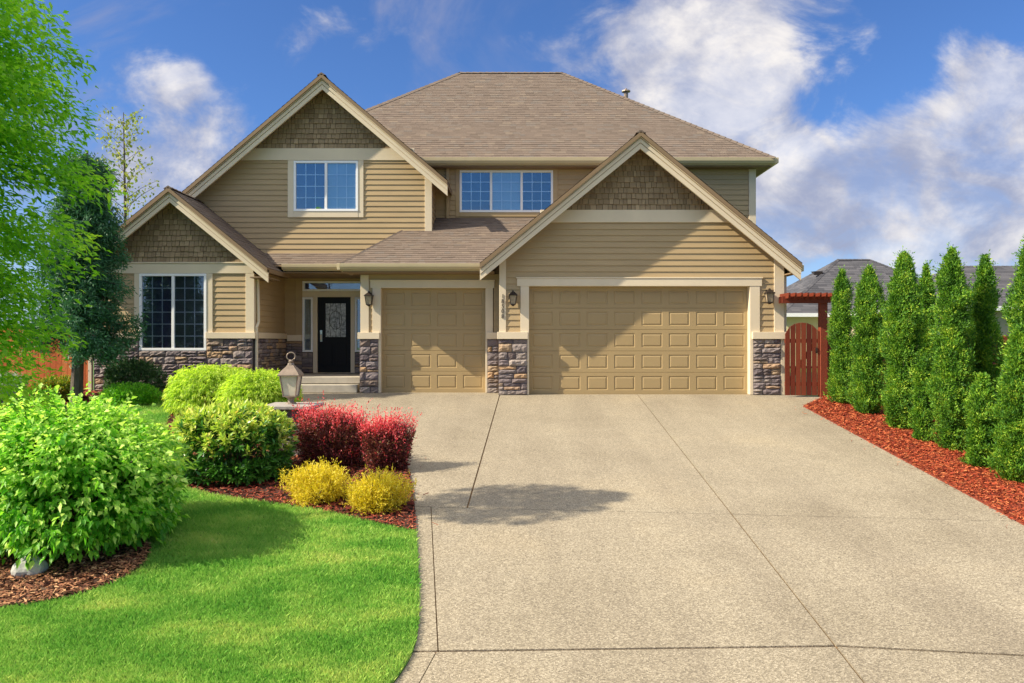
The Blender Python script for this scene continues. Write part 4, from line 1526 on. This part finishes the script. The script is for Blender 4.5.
def leaf_mesh(name, P, D, N, L, W, mat, parent, fold=.18, droop=.0):
    """one pointed, folded leaf per point: P stalk, D axis, N face normal, L and W arrays"""
    n = len(P)
    D = unit(D)
    N = unit(N - D * np.sum(N * D, axis=1, keepdims=True))
    S = np.cross(D, N)
    L = np.broadcast_to(np.asarray(L, float).reshape(-1, 1), (n, 1))
    W = np.broadcast_to(np.asarray(W, float).reshape(-1, 1), (n, 1))
    mid = P + D * L * .45
    up = N * W * fold
    tip = P + D * L - np.array([0, 0, 1.0]) * L * droop
    V = np.stack([P, mid + S * W / 2 + up, tip, mid - S * W / 2 + up], axis=1).reshape(-1, 3)
    b = np.arange(n)[:, None] * 4
    Fc = np.concatenate([b + np.array([0, 1, 2]), b + np.array([0, 2, 3])], axis=1).reshape(-1, 3)
    return raw_mesh(name, V, Fc, mat, parent)


def shoots(tips, axis, m, length, spread=.9, droop=.25, jit=.35):
    """leaf positions and directions around K shoots that end at `tips`"""
    K = len(tips)
    axis = unit(axis)
    a = np.where(np.abs(axis[:, 2:3]) < .9, np.array([[0, 0, 1.0]]), np.array([[1.0, 0, 0]]))
    s = unit(np.cross(axis, a))
    w = np.cross(axis, s)
    Ps, Ds, Ns = [], [], []
    ph = rng.uniform(0, 6.28, (K, 1))
    for j in range(m):
        t = j / max(1, m - 1)
        ang = ph + j * 2.4
        per = s * np.cos(ang) + w * np.sin(ang)
        P = tips - axis * length * t + rng.normal(size=(K, 3)) * length * .05
        k = spread * (.35 + .65 * t)
        D = axis * (1 - .5 * t) + per * k + rng.normal(size=(K, 3)) * jit * .5
        D[:, 2] -= droop
        N = axis * .5 - per * .3 + rng.normal(size=(K, 3)) * jit
        N[:, 2] += .7
        Ps.append(P)
        Ds.append(D)
        Ns.append(N)
    return np.concatenate(Ps), np.concatenate(Ds), np.concatenate(Ns)


def lumpy(dirs, k=26, amp=.16, width=7.0, seed=0):
    """radius factor of an uneven crown in direction dirs"""
    r = np.random.default_rng(seed)
    c = unit(r.normal(size=(k, 3)))
    h = r.uniform(-.7, 1.0, k)
    f = np.exp(width * (dirs @ c.T - 1)) * h
    return 1 + amp * f.sum(axis=1)


def dome_points(center, rx, ry, h, n, shell=.35, seed=0, amp=.16, flat=1.0, low=-.25, k=26, width=7.0):
    d = rv(n * 3)
    d = d[d[:, 2] > low][:n]
    f = lumpy(d, k, amp, width, seed)
    r = 1 - np.abs(rng.normal(size=len(d))) * shell
    r = np.clip(r, .15, 1.08)
    e = np.sign(d[:, 2]) * np.abs(d[:, 2]) ** flat
    P = np.stack([d[:, 0] * rx, d[:, 1] * ry, e * h], axis=1) * (f * r)[:, None]
    out = unit(np.stack([d[:, 0] / rx, d[:, 1] / ry, d[:, 2] / h], axis=1))
    return P + np.asarray(center), out, r


def stems(parent, base, ends, r0=.02, mat=None, name='stem'):
    mb = MB()
    for e in ends:
        a, b = Vector(base), Vector(e)
        m_ = (a + b) / 2 + Vector((random.uniform(-.1, .1), random.uniform(-.1, .1), .1)) * (b - a).length * .5
        mb.tube([a, m_, b], [r0, r0 * .7, r0 * .3], 5)
    return mb.build(name, mat or M['bark'], parent)


def base_on_ground(px, y):
    return (ax(px, y), y, float(gz(y)))


def shrub_front():
    """the big pale green shrub in its bark ring: many arching shoots with drooping pointed leaves"""
    y = -9.55
    x = ax(72, y)
    z = float(gz(y))
    t = thing('leafy_shrub', (x, y, z), 'large round pale green shrub in a brown bark ring on the lawn', 'shrub')
    c = (x, y, z + .62)
    K = 4300
    P, out, r = dome_points(c, 1.14, 1.05, .90, K, .2, seed=3, amp=.22, flat=.75, low=-.55, k=44, width=16)
    keep = P[:, 2] > z + .10
    P, out, r = P[keep], out[keep], r[keep]
    ax_ = out * .8 + rng.normal(size=out.shape) * .25
    ax_[:, 2] += .12
    P = P + unit(ax_) * (rng.random((len(P), 1)) < .08) * rng.uniform(.04, .16, (len(P), 1))
    lp, ld, ln = shoots(P, ax_, 9, .24, .95, .42)
    n = len(lp)
    kk = len(P)
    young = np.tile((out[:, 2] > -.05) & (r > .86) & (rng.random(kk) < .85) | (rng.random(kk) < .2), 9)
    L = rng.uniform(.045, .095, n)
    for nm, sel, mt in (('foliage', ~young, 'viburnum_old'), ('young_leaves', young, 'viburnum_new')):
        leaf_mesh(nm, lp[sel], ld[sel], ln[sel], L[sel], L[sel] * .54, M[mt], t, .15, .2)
    stems(t, (x, y, z), [tuple(p) for p in P[rng.integers(0, len(P), 26)]], .025)


shrub_front()


def rhododendron():
    y = -7.0
    x = ax(234, y)
    z = float(gz(y))
    t = thing('rhododendron', (x, y, z), 'dark green leathery shrub with yellow new growth left of the lantern', 'shrub')
    P, out, r = dome_points((x, y, z + .38), .80, .72, .60, 1500, .22, seed=5, amp=.10, flat=.6, low=-.5, k=40, width=14)
    keep = P[:, 2] > z + .06
    P, out, r = P[keep], out[keep], r[keep]
    a = out * .7 + rng.normal(size=out.shape) * .2
    a[:, 2] += .45
    lp, ld, ln = shoots(P, a, 9, .07, 1.1, .18)
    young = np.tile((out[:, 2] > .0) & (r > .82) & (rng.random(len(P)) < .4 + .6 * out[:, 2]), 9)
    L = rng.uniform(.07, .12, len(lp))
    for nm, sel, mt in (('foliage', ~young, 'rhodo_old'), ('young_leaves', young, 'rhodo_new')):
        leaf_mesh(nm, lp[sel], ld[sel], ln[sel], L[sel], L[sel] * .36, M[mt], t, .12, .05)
    stems(t, (x, y, z), [tuple(p) for p in P[rng.integers(0, len(P), 20)]], .02)


rhododendron()


def barberry(px, y, rx, top_py, label, seed):
    x = ax(px, y)
    z = float(gz(y))
    h = az(top_py, y) - z
    t = thing('barberry', (x, y, z), label, 'shrub', 'red barberry shrubs by the lantern')
    P, out, r = dome_points((x, y, z + h * .5), rx, rx * .8, h * .52, 2600, .25, seed=seed, amp=.24, flat=.85, low=-.9, k=30, width=12)
    keep = P[:, 2] > z + .03
    P, out, r = P[keep], out[keep], r[keep]
    a = out * .5 + rng.normal(size=out.shape) * .35
    a[:, 2] += .7
    lp, ld, ln = shoots(P, a, 9, .12, 1.0, .05, .6)
    L = rng.uniform(.02, .036, len(lp))
    leaf_mesh('foliage', lp, ld, ln, L, L * .6, M['barberry'], t, .1)
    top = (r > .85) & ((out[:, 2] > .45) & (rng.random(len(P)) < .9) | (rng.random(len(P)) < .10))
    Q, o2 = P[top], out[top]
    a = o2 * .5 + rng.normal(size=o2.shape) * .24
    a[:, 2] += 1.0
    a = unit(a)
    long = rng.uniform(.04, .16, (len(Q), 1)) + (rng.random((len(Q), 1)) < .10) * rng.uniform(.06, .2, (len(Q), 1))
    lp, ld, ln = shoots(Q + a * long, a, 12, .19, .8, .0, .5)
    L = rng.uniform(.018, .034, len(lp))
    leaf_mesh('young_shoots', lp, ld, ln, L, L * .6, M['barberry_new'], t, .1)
    stems(t, (x, y, z), [tuple(p) for p in P[rng.integers(0, len(P), 24)]], .012)


barberry(331, -6.3, .50, 410, 'red barberry shrub directly right of the stone lantern pillar', 21)
barberry(386, -6.55, .36, 422, 'smaller red barberry shrub at the edge of the driveway', 22)


def golden(px, y, rx, top_py, label, seed):
    x = ax(px, y)
    z = float(gz(y))
    h = az(top_py, y) - z
    t = thing('golden_shrub', (x, y, z), label, 'shrub', 'golden yellow shrubs by the driveway')
    P, out, r = dome_points((x, y, z + h * .45), rx, rx * .9, h * .52, 1500, .32, seed=seed, amp=.34, flat=.8, low=-.85, k=40, width=20)
    keep = P[:, 2] > z + .02
    P, out = P[keep], out[keep]
    a = out * .6 + rng.normal(size=out.shape) * .35
    a[:, 2] += .55
    a = unit(a)
    P = P + a * (rng.random((len(P), 1)) < .25) * rng.uniform(.03, .12, (len(P), 1))
    lp, ld, ln = shoots(P, a, 14, .14, .75, .0, .5)
    L = rng.uniform(.018, .04, len(lp))
    leaf_mesh('foliage', lp, ld, ln, L, L * .32, M['gold'], t, .1)
    stems(t, (x, y, z), [tuple(p) for p in P[rng.integers(0, len(P), 18)]], .012)


golden(319, -8.1, .37, 463, 'golden yellow shrub nearer the lawn in front of the barberries', 31)
golden(378, -8.45, .37, 470, 'golden yellow shrub nearer the driveway in front of the barberries', 32)


def lace_maple(px, y, rx, ry, top_py, label, seed, n=2100):
    x = ax(px, y)
    z = float(gz(y))
    h = az(top_py, y) - z
    t = thing('laceleaf_maple', (x, y, z), label, 'shrub', 'lime green weeping maples before the house')
    P, out, r = dome_points((x, y, z + h * .30), rx, ry, h * .70, n, .15, seed=seed, amp=.09, flat=.8, low=-.35, k=40, width=16)
    keep = P[:, 2] > z + .03
    P, out = P[keep], out[keep]
    a = out * .8 + rng.normal(size=out.shape) * .25
    a[:, 2] -= .25
    lp, ld, ln = shoots(P, a, 11, .16, .8, .55, .5)
    L = rng.uniform(.05, .10, len(lp))
    leaf_mesh('foliage', lp, ld, ln, L, L * .22, M['lace'], t, .1, .3)
    stems(t, (x, y, z), [tuple(p) for p in P[rng.integers(0, len(P), 14)]], .02)


lace_maple(216, -2.2, .90, .8, 363, 'lime green weeping shrub under the large front window', 41)
lace_maple(259, -2.7, .78, .8, 368, 'lime green weeping shrub just behind the stone lantern pillar', 42)


def small_shrub(name, px, y, rx, top_py, label, mat, seed, n=1100, L0=.03, L1=.06, wr=.5, base_py=None, low=-.4, upright=.25, droop=.1):
    x = ax(px, y)
    z = float(gz(y))
    h = az(top_py, y) - z
    t = thing(name, (x, y, z), label, 'shrub')
    P, out, r = dome_points((x, y, z + h * .4), rx, rx * .85, h * .6, n, .25, seed=seed, amp=.15, flat=.8, low=low, k=30, width=12)
    keep = P[:, 2] > z + .02
    P, out = P[keep], out[keep]
    a = out * .7 + rng.normal(size=out.shape) * .3
    a[:, 2] += upright
    lp, ld, ln = shoots(P, a, 9, .10, .95, droop, .5)
    L = rng.uniform(L0, L1, len(lp))
    leaf_mesh('foliage', lp, ld, ln, L, L * wr, M[mat], t, .1)
    stems(t, (x, y, z), [tuple(p) for p in P[rng.integers(0, len(P), 14)]], .012)


small_shrub('dark_shrub', 132, -.35, .70, 357, 'dark green open shrub against the stone wall below the window', 'dark_shrub', 51, n=1300, L0=.03, L1=.07)
small_shrub('box_shrub', 131, -1.5, .60, 382, 'low bright green rounded shrub in front of the dark shrub', 'bright_shrub', 52, n=1500, L0=.025, L1=.05)
small_shrub('spirea', 58, -.9, .50, 375, 'small orange tipped shrub before the orange fence', 'spirea', 53, n=1100)
small_shrub('silver_plant', 4, -1.2, .42, 372, 'silvery spiky plant at the foot of the fence', 'silver', 54, n=500, L0=.08, L1=.18, wr=.10, upright=.9)


def arborvitae(px, y, hw_px, top_py, label, seed, n=None):
    """columnar conifer: a trunk and thousands of flat upright sprays in uneven lobes around several leaders"""
    d = y + DIST
    x = ax(px, y)
    z = float(gz(y))
    h = az(top_py, y) - z
    w = hw_px * .88 * d / F
    t = thing('arborvitae', (x, y, z), label, 'tree', 'row of arborvitae along the driveway')
    r_ = np.random.default_rng(seed)
    n = n or int(11500 * min(1.25, h / 3.0 * (w / .4)) * min(1.7, 13 / d)) + 1200
    Pall, Oall = [], []
    lead = [(0, 0, 1.0, .88)] + [(r_.uniform(.2, .4) * math.cos(a), r_.uniform(.2, .4) * math.sin(a), r_.uniform(.72, .95), r_.uniform(.40, .55)) for a in r_.uniform(0, 6.283, 4)]
    for (ox, oy, hf, wf) in lead:
        m = int(n * hf * wf * .5)
        u = r_.random(m) ** .9
        prof = np.minimum(1, (u + .03) / .10) ** .5
        prof = prof * np.clip((1 - u) / .22, 0, 1) ** .65 * (1.02 - .26 * u)
        th = r_.uniform(0, 6.283, m)
        k = 120
        lth, lu, lh = r_.uniform(0, 6.283, k), r_.random(k), r_.uniform(-.9, 1, k)
        bump = np.zeros(m)
        for a, b, c_ in zip(lth, lu, lh):
            bump += c_ * np.exp(-((1 - np.cos(th - a)) * 9 + ((u - b) / .04) ** 2))
        rad = w * wf * prof * np.clip(1 + .48 * bump, .35, 1.5) * np.clip(1.02 - np.abs(r_.normal(size=m)) * .15, .3, 1.12)
        lean = (1 - .55 * u)
        Pall.append(np.stack([x + ox * w * lean + rad * np.cos(th), y + oy * w * lean + rad * np.sin(th), z + .02 + u * (h * hf - .06)], axis=1))
        Oall.append(np.stack([np.cos(th), np.sin(th), np.zeros(m)], axis=1))
    P, out = np.concatenate(Pall), np.concatenate(Oall)
    n = len(P)
    A = out * .6 + r_.normal(size=(n, 3)) * .28
    A[:, 2] += .7
    P = P + unit(A) * (r_.random((n, 1)) < .07) * r_.uniform(.02, .13, (n, 1))
    lp, ld, ln = shoots(P, A, 6, .09, .9, -.05, .5)
    ln = np.tile(np.cross(out, [0, 0, 1.0]), (6, 1)) * .7 + np.tile(out, (6, 1)) * .7 + r_.normal(size=lp.shape) * .6
    L = r_.uniform(.022, .060, len(lp))
    leaf_mesh('foliage', lp, ld, ln, L, L * .36, M['thuja'], t, .05)
    mb = MB().tube([(x, y, z - .05), (x + .02, y, z + h * .5), (x, y, z + h * .93)], [.07, .045, .008], 7)
    for i in range(26):
        uu = .08 + .8 * i / 26
        a = i * 2.4
        rr = w * .7 * min(1, (1 - uu) / .4)
        mb.tube([(x, y, z + uu * h), (x + rr * math.cos(a), y + rr * math.sin(a), z + uu * h + rr * .9)], [.014, .004], 4)
    mb.build('trunk', M['bark'], t)


arborvitae(842, -1.15, 15, 267, 'slim tall arborvitae closest to the wooden gate', 61)
arborvitae(869, -2.25, 22, 264, 'tall arborvitae second from the wooden gate', 62)
arborvitae(904, -3.75, 26, 250, 'broadest tall arborvitae near the middle of the row', 63)
arborvitae(926, -3.0, 13, 262, 'narrow tall arborvitae half hidden behind the broadest one', 64)
arborvitae(923, -4.75, 12, 355, 'small pointed arborvitae at the foot of the broadest tall one', 65)
arborvitae(952, -5.35, 23, 246, 'tall arborvitae standing between the two small pointed ones', 66)
arborvitae(985, -5.0, 19, 252, 'tall slim arborvitae rising directly behind the small one nearest the street', 67)
arborvitae(983, -6.45, 18, 371, 'small pointed arborvitae, the nearer to the street of the two small ones', 68)
arborvitae(1021, -7.2, 28, 322, 'broad mid height arborvitae at the street end, cut by the picture edge', 69)
arborvitae(1030, -6.2, 25, 236, 'tall arborvitae at the street end behind the mid height one', 70)


def limb_tree(mb, base, top, r0, n, spread, seed, up=.5, t0=.25, taper=.7):
    r = random.Random(seed)
    base, top = Vector(base), Vector(top)
    mb.tube([base, base.lerp(top, .5) + Vector((r.uniform(-.1, .1), r.uniform(-.1, .1), 0)), top], [r0, r0 * .65, r0 * .15], 8)
    ends = []
    for i in range(n):
        t = t0 + (.97 - t0) * i / n
        p = base.lerp(top, t)
        a = i * 2.4 + r.uniform(-.4, .4)
        L = spread * (1.1 - taper * t) * r.uniform(.8, 1.1)
        q = p + Vector((math.cos(a) * L, math.sin(a) * L, L * up))
        mb.tube([p, p.lerp(q, .5) + Vector((0, 0, L * .06)), q], [r0 * .35 * (1.1 - t), r0 * .22 * (1.1 - t), .006], 5)
        ends.append((p, q))
    return ends


def maple():
    """near tree whose right side fills the left edge of the picture"""
    y = -15.0
    x = -2.97
    z = float(gz(y))
    t = thing('maple_tree', (x, y, z), 'bright green leafy tree along the left edge close to the camera', 'tree')
    mb = MB()
    limb_tree(mb, (x, y, z), (x, y, z + 4.1), .08, 26, 0.85, 5, .35, .52)
    mb.build('trunk', M['bark'], t)
    # layered sprays, each a flat drooping fan
    K = 2300
    c = np.array([x, y, 1.86])
    u = rng.uniform(-1, 1, K)
    th = rng.uniform(0, 6.283, K)
    hr = (1 - np.abs(u) ** 4) ** .6
    d = unit(np.stack([np.cos(th) * hr, np.sin(th) * hr, u], axis=1))
    f = lumpy(d, 40, .13, 14, 9)
    r = np.clip(1 - np.abs(rng.normal(size=K)) * .30, .15, 1.05) * f
    ok = (np.cos(th) > -.15) | (rng.random(K) < .5)
    th, hr, u, d, r = th[ok], hr[ok], u[ok], d[ok], r[ok]
    S = c + np.stack([np.cos(th) * hr * r * 1.14 * np.interp(u, [-1, -.6, -.1, .3, 1], [.64, .84, .97, 1, 1]), np.sin(th) * hr * r * .95, u * 1.32], axis=1)
    Ps, Ds, Ns = [], [], []
    for s, o in zip(S, d):
        m = rng.integers(120, 220)
        o2 = np.array([o[0], o[1], 0]) + 1e-6
        o2 /= np.linalg.norm(o2)
        sd = np.array([-o2[1], o2[0], 0])
        a = np.clip(rng.normal(size=m), -1.7, 1.5) * .105
        b = np.clip(rng.normal(size=m), -1.7, 1.7) * .10
        p = s + o2 * a[:, None] + sd * b[:, None]
        p[:, 2] += -.22 * a - .5 * (a * a + b * b) + rng.normal(size=m) * .025
        Ps.append(p)
        D = o2 * .8 + sd * (b / .2)[:, None] * .5 + rng.normal(size=(m, 3)) * .45
        D[:, 2] -= .35
        Ds.append(D)
        N = np.tile(np.array([0, 0, 1.0]), (m, 1)) + o * .35 + rng.normal(size=(m, 3)) * .4
        Ns.append(N)
    P, D, N = np.concatenate(Ps), np.concatenate(Ds), np.concatenate(Ns)
    L = rng.uniform(.018, .038, len(P))
    leaf_mesh('crown', P, D, N, L, L * .5, M['maple_leaf'], t, .12, .1)


maple()


def dark_conifer():
    y = -1.4
    x = ax(90, y)
    z = 0.0 + float(gz(y))
    top = az(150, y)
    t = thing('blue_conifer', (x, y, z), 'dark blue green conifer with bare lower trunk beside the small gable', 'tree')
    mb = MB()
    tx = ax(76, y)
    ends = limb_tree(mb, (tx, y, z), (x - .05, y, top), .13, 60, 1.18, 8, -.16, .24, .95)
    mb.build('trunk', M['bark'], t)
    r = np.random.default_rng(5)
    Ps, Ds, Ns = [], [], []
    for p, q in ends:
        if p.z < z + 1.05:
            continue
        p, q = np.array(p), np.array(q)
        for i in range(16):
            s = r.uniform(.15, 1.05)
            c = p + (q - p) * s + r.normal(size=3) * .10
            m = 90
            a = unit(r.normal(size=(m, 3)) + (q - p) / np.linalg.norm(q - p) * .7)
            Ps.append(c + r.normal(size=(m, 3)) * .085 - np.array([0, 0, 1]) * r.random((m, 1)) * .10)
            a[:, 2] -= .35
            Ds.append(a)
            Ns.append(r.normal(size=(m, 3)))
    P, D, N = map(np.concatenate, (Ps, Ds, Ns))
    L = r.uniform(.06, .12, len(P))
    leaf_mesh('crown', P, D, N, L, L * .24, M['conifer'], t, .05)


dark_conifer()


def sparse_tree():
    y = 14.0
    x = ax(131, y)
    t = thing('young_tree', (x, y, 0), 'thin sparsely leaved tree standing behind the house', 'tree')
    top = az(112, y)
    mb = MB()
    ends = limb_tree(mb, (x, y, 0), (x - .3, y, top), .10, 64, 1.9, 14, .75)
    mb.build('trunk', M['bark'], t)
    r = np.random.default_rng(6)
    Ps = []
    for p, q in ends:
        p, q = np.array(p), np.array(q)
        m = 24
        Ps.append(p + (q - p) * r.uniform(.2, 1.1, (m, 1)) + r.normal(size=(m, 3)) * .14)
    P = np.concatenate(Ps)
    D = r.normal(size=P.shape)
    D[:, 2] -= .5
    L = r.uniform(.09, .19, len(P))
    leaf_mesh('crown', P, D, r.normal(size=P.shape), L, L * .6, M['sparse_leaf'], t, .1)


sparse_tree()


def street_tree():
    """clear-stemmed young tree left of the picture; its crown throws the long shadow on the drive"""
    y = -10.25
    x = -7.9
    z = float(gz(y))
    t = thing('lawn_tree', (x, y, z), 'young clear stemmed tree on the lawn left of the big shrub', 'tree')
    mb = MB()
    limb_tree(mb, (x, y, z), (x, y, z + 6.9), .07, 20, 0.8, 18, .5, .62)
    mb.build('trunk', M['bark'], t)
    r = np.random.default_rng(8)
    n = 5600
    u = r.random(n)
    w = 1.0 * np.sin(np.pi * np.clip(u * .86 + .14, 0, 1)) ** .8 * (1 - .45 * u)
    th = r.uniform(0, 6.283, n)
    rr = w * np.sqrt(r.random(n))
    P = np.stack([x + rr * np.cos(th), y + rr * np.sin(th), 4.92 + u * 1.7], axis=1)
    gap = np.sin(P[:, 1] * 9 + 2 * np.sin(P[:, 2] * 5)) * np.sin(P[:, 2] * 8 + P[:, 0] * 3) + .5 * np.sin(P[:, 1] * 17 + P[:, 2] * 13)
    P = P[gap > -.28]
    n = len(P)
    D = r.normal(size=P.shape)
    L = r.uniform(.07, .13, n)
    leaf_mesh('crown', P, D, r.normal(size=P.shape) + np.array([0, 0, .8]), L, L * .6, M['maple_leaf'], t, .1)


street_tree()

# ------------------------------------------------------------------ pale rock, bark chips, grass
rk = bmesh.new()
bmesh.ops.create_icosphere(rk, subdivisions=3, radius=1)
for v in rk.verts:
    v.co *= 1 + .12 * math.sin(v.co.x * 4 + 1) * math.cos(v.co.y * 3) + random.uniform(-.03, .03)
    v.co = Vector((v.co.x * .16, v.co.y * .12, v.co.z * .12))
me = bpy.data.meshes.new('rock')
rk.to_mesh(me)
rk.free()
o = link('rock', me, M['rock'])
gx_, gy_ = G(30, 577)
o.location = (gx_, gy_, float(gz(gy_)) + .08)
tag(o, 'pale rounded rock under the left edge of the big shrub', 'rock')


def sample(poly, n, near=True):
    """points in a polygon, denser near the camera"""
    xs = [p[0] for p in poly]
    ys = [p[1] for p in poly]
    X, Y = [], []
    got = 0
    while got < n:
        x = rng.uniform(min(xs), max(xs), n)
        y = rng.uniform(min(ys), max(ys), n)
        d = y + DIST
        k = inside(poly, x, y)
        if near:
            k &= rng.random(n) < np.clip((5.5 / np.maximum(d, .1)) ** 1.4, 0, 1)
            k &= (d > 4.6) & (np.abs(x) < d * .74 + 1.2)
        X.append(x[k])
        Y.append(y[k])
        got += k.sum()
    return np.concatenate(X)[:n], np.concatenate(Y)[:n]


def chips(name, poly, n, mat, dz, size=1.0, spill=None):
    x, y = sample(poly, n)
    if spill:           # a few chips kicked out over the edge of the bed
        line, side, k = spill
        seg = [(a, b) for a, b in zip(line[:-1], line[1:])]
        wts = np.array([math.dist(a, b) for a, b in seg])
        idx = rng.choice(len(seg), k, p=wts / wts.sum())
        a = np.array([seg[i][0] for i in idx])
        b = np.array([seg[i][1] for i in idx])
        t = rng.random((k, 1))
        nrm = unit(np.stack([-(b - a)[:, 1], (b - a)[:, 0]], axis=1)) * side
        q = a + (b - a) * t + nrm * rng.exponential(.07, (k, 1))
        x, y = np.concatenate([x, q[:, 0]]), np.concatenate([y, q[:, 1]])
        n += k
    d = np.maximum(1, (y + DIST) / 8)
    P = np.stack([x, y, gz(y) + dz + rng.uniform(0, .022, n) * 1.2], axis=1)
    a = rng.uniform(0, 6.283, n)
    D = np.stack([np.cos(a), np.sin(a), rng.normal(size=n) * .25], axis=1)
    N = rng.normal(size=(n, 3)) * .45 + np.array([0, 0, 1.0])
    D = unit(D)
    N = unit(N - D * np.sum(N * D, axis=1, keepdims=True))
    S = np.cross(D, N)
    L = (rng.uniform(.012, .04, n) * size * np.sqrt(d))[:, None]
    W = (rng.uniform(.004, .010, n) * size * np.sqrt(d))[:, None]
    j = rng.uniform(.6, 1.0, (n, 1))
    V = np.stack([P - D * L - S * W, P + D * L * j - S * W * j, P + D * L - N * .0 + S * W * j, P - D * L * j + S * W], axis=1).reshape(-1, 3)
    Fc = np.arange(4 * n).reshape(-1, 4)
    o = raw_mesh(name, V, Fc, M[mat])
    o['kind'] = 'stuff'
    tag(o, {'mulch_red': 'bright red bark mulch under the arborvitae row', 'mulch_dark': 'dark red bark mulch around the barberries and along the house',
            'mulch_brown': 'brown bark mulch ring under the big shrub'}[mat], 'bark mulch', kind='stuff')


chips('bark_mulch', right_bed_poly, 50000, 'mulch_red', .020, .72, spill=(drive_right, -1, 260))
chips('bark_mulch', house_bed_poly, 30000, 'mulch_dark', .026, spill=(drive_side[:60], -1, 50))
chips('bark_mulch', front_bed_poly, 15000, 'mulch_brown', .042)


def grass():
    x, y = sample(lawn_poly, 480000)
    k = ~inside(front_bed_poly, x, y)
    x, y = x[k], y[k]
    n = len(x)
    d = y + DIST
    tilt = rng.normal(size=(n, 2)) * .36
    L = rng.uniform(.026, .058, n) * (1 + .06 * (d - 6))
    a = rng.uniform(0, 6.283, n)
    w = rng.uniform(.0014, .0030, n) * np.maximum(1, d / 6.5)
    z = gz(y) + .010
    dx, dy = np.cos(a) * w, np.sin(a) * w
    m = L * .55
    V = np.stack([np.stack([x - dx, y - dy, z], 1), np.stack([x + dx, y + dy, z], 1),
                  np.stack([x + tilt[:, 0] * L * .35 + dx * .8, y + tilt[:, 1] * L * .35 + dy * .8, z + m], 1),
                  np.stack([x + tilt[:, 0] * L, y + tilt[:, 1] * L, z + L * .95], 1)], axis=1).reshape(-1, 3)
    b = np.arange(n)[:, None] * 4
    Fc = np.concatenate([b + np.array([0, 1, 2]), b + np.array([0, 2, 3])], axis=1).reshape(-1, 3)
    o = raw_mesh('lawn_grass', V, Fc, M['grass'])
    tag(o, 'short bright green mown grass of the front lawn', 'grass', kind='stuff')


grass()
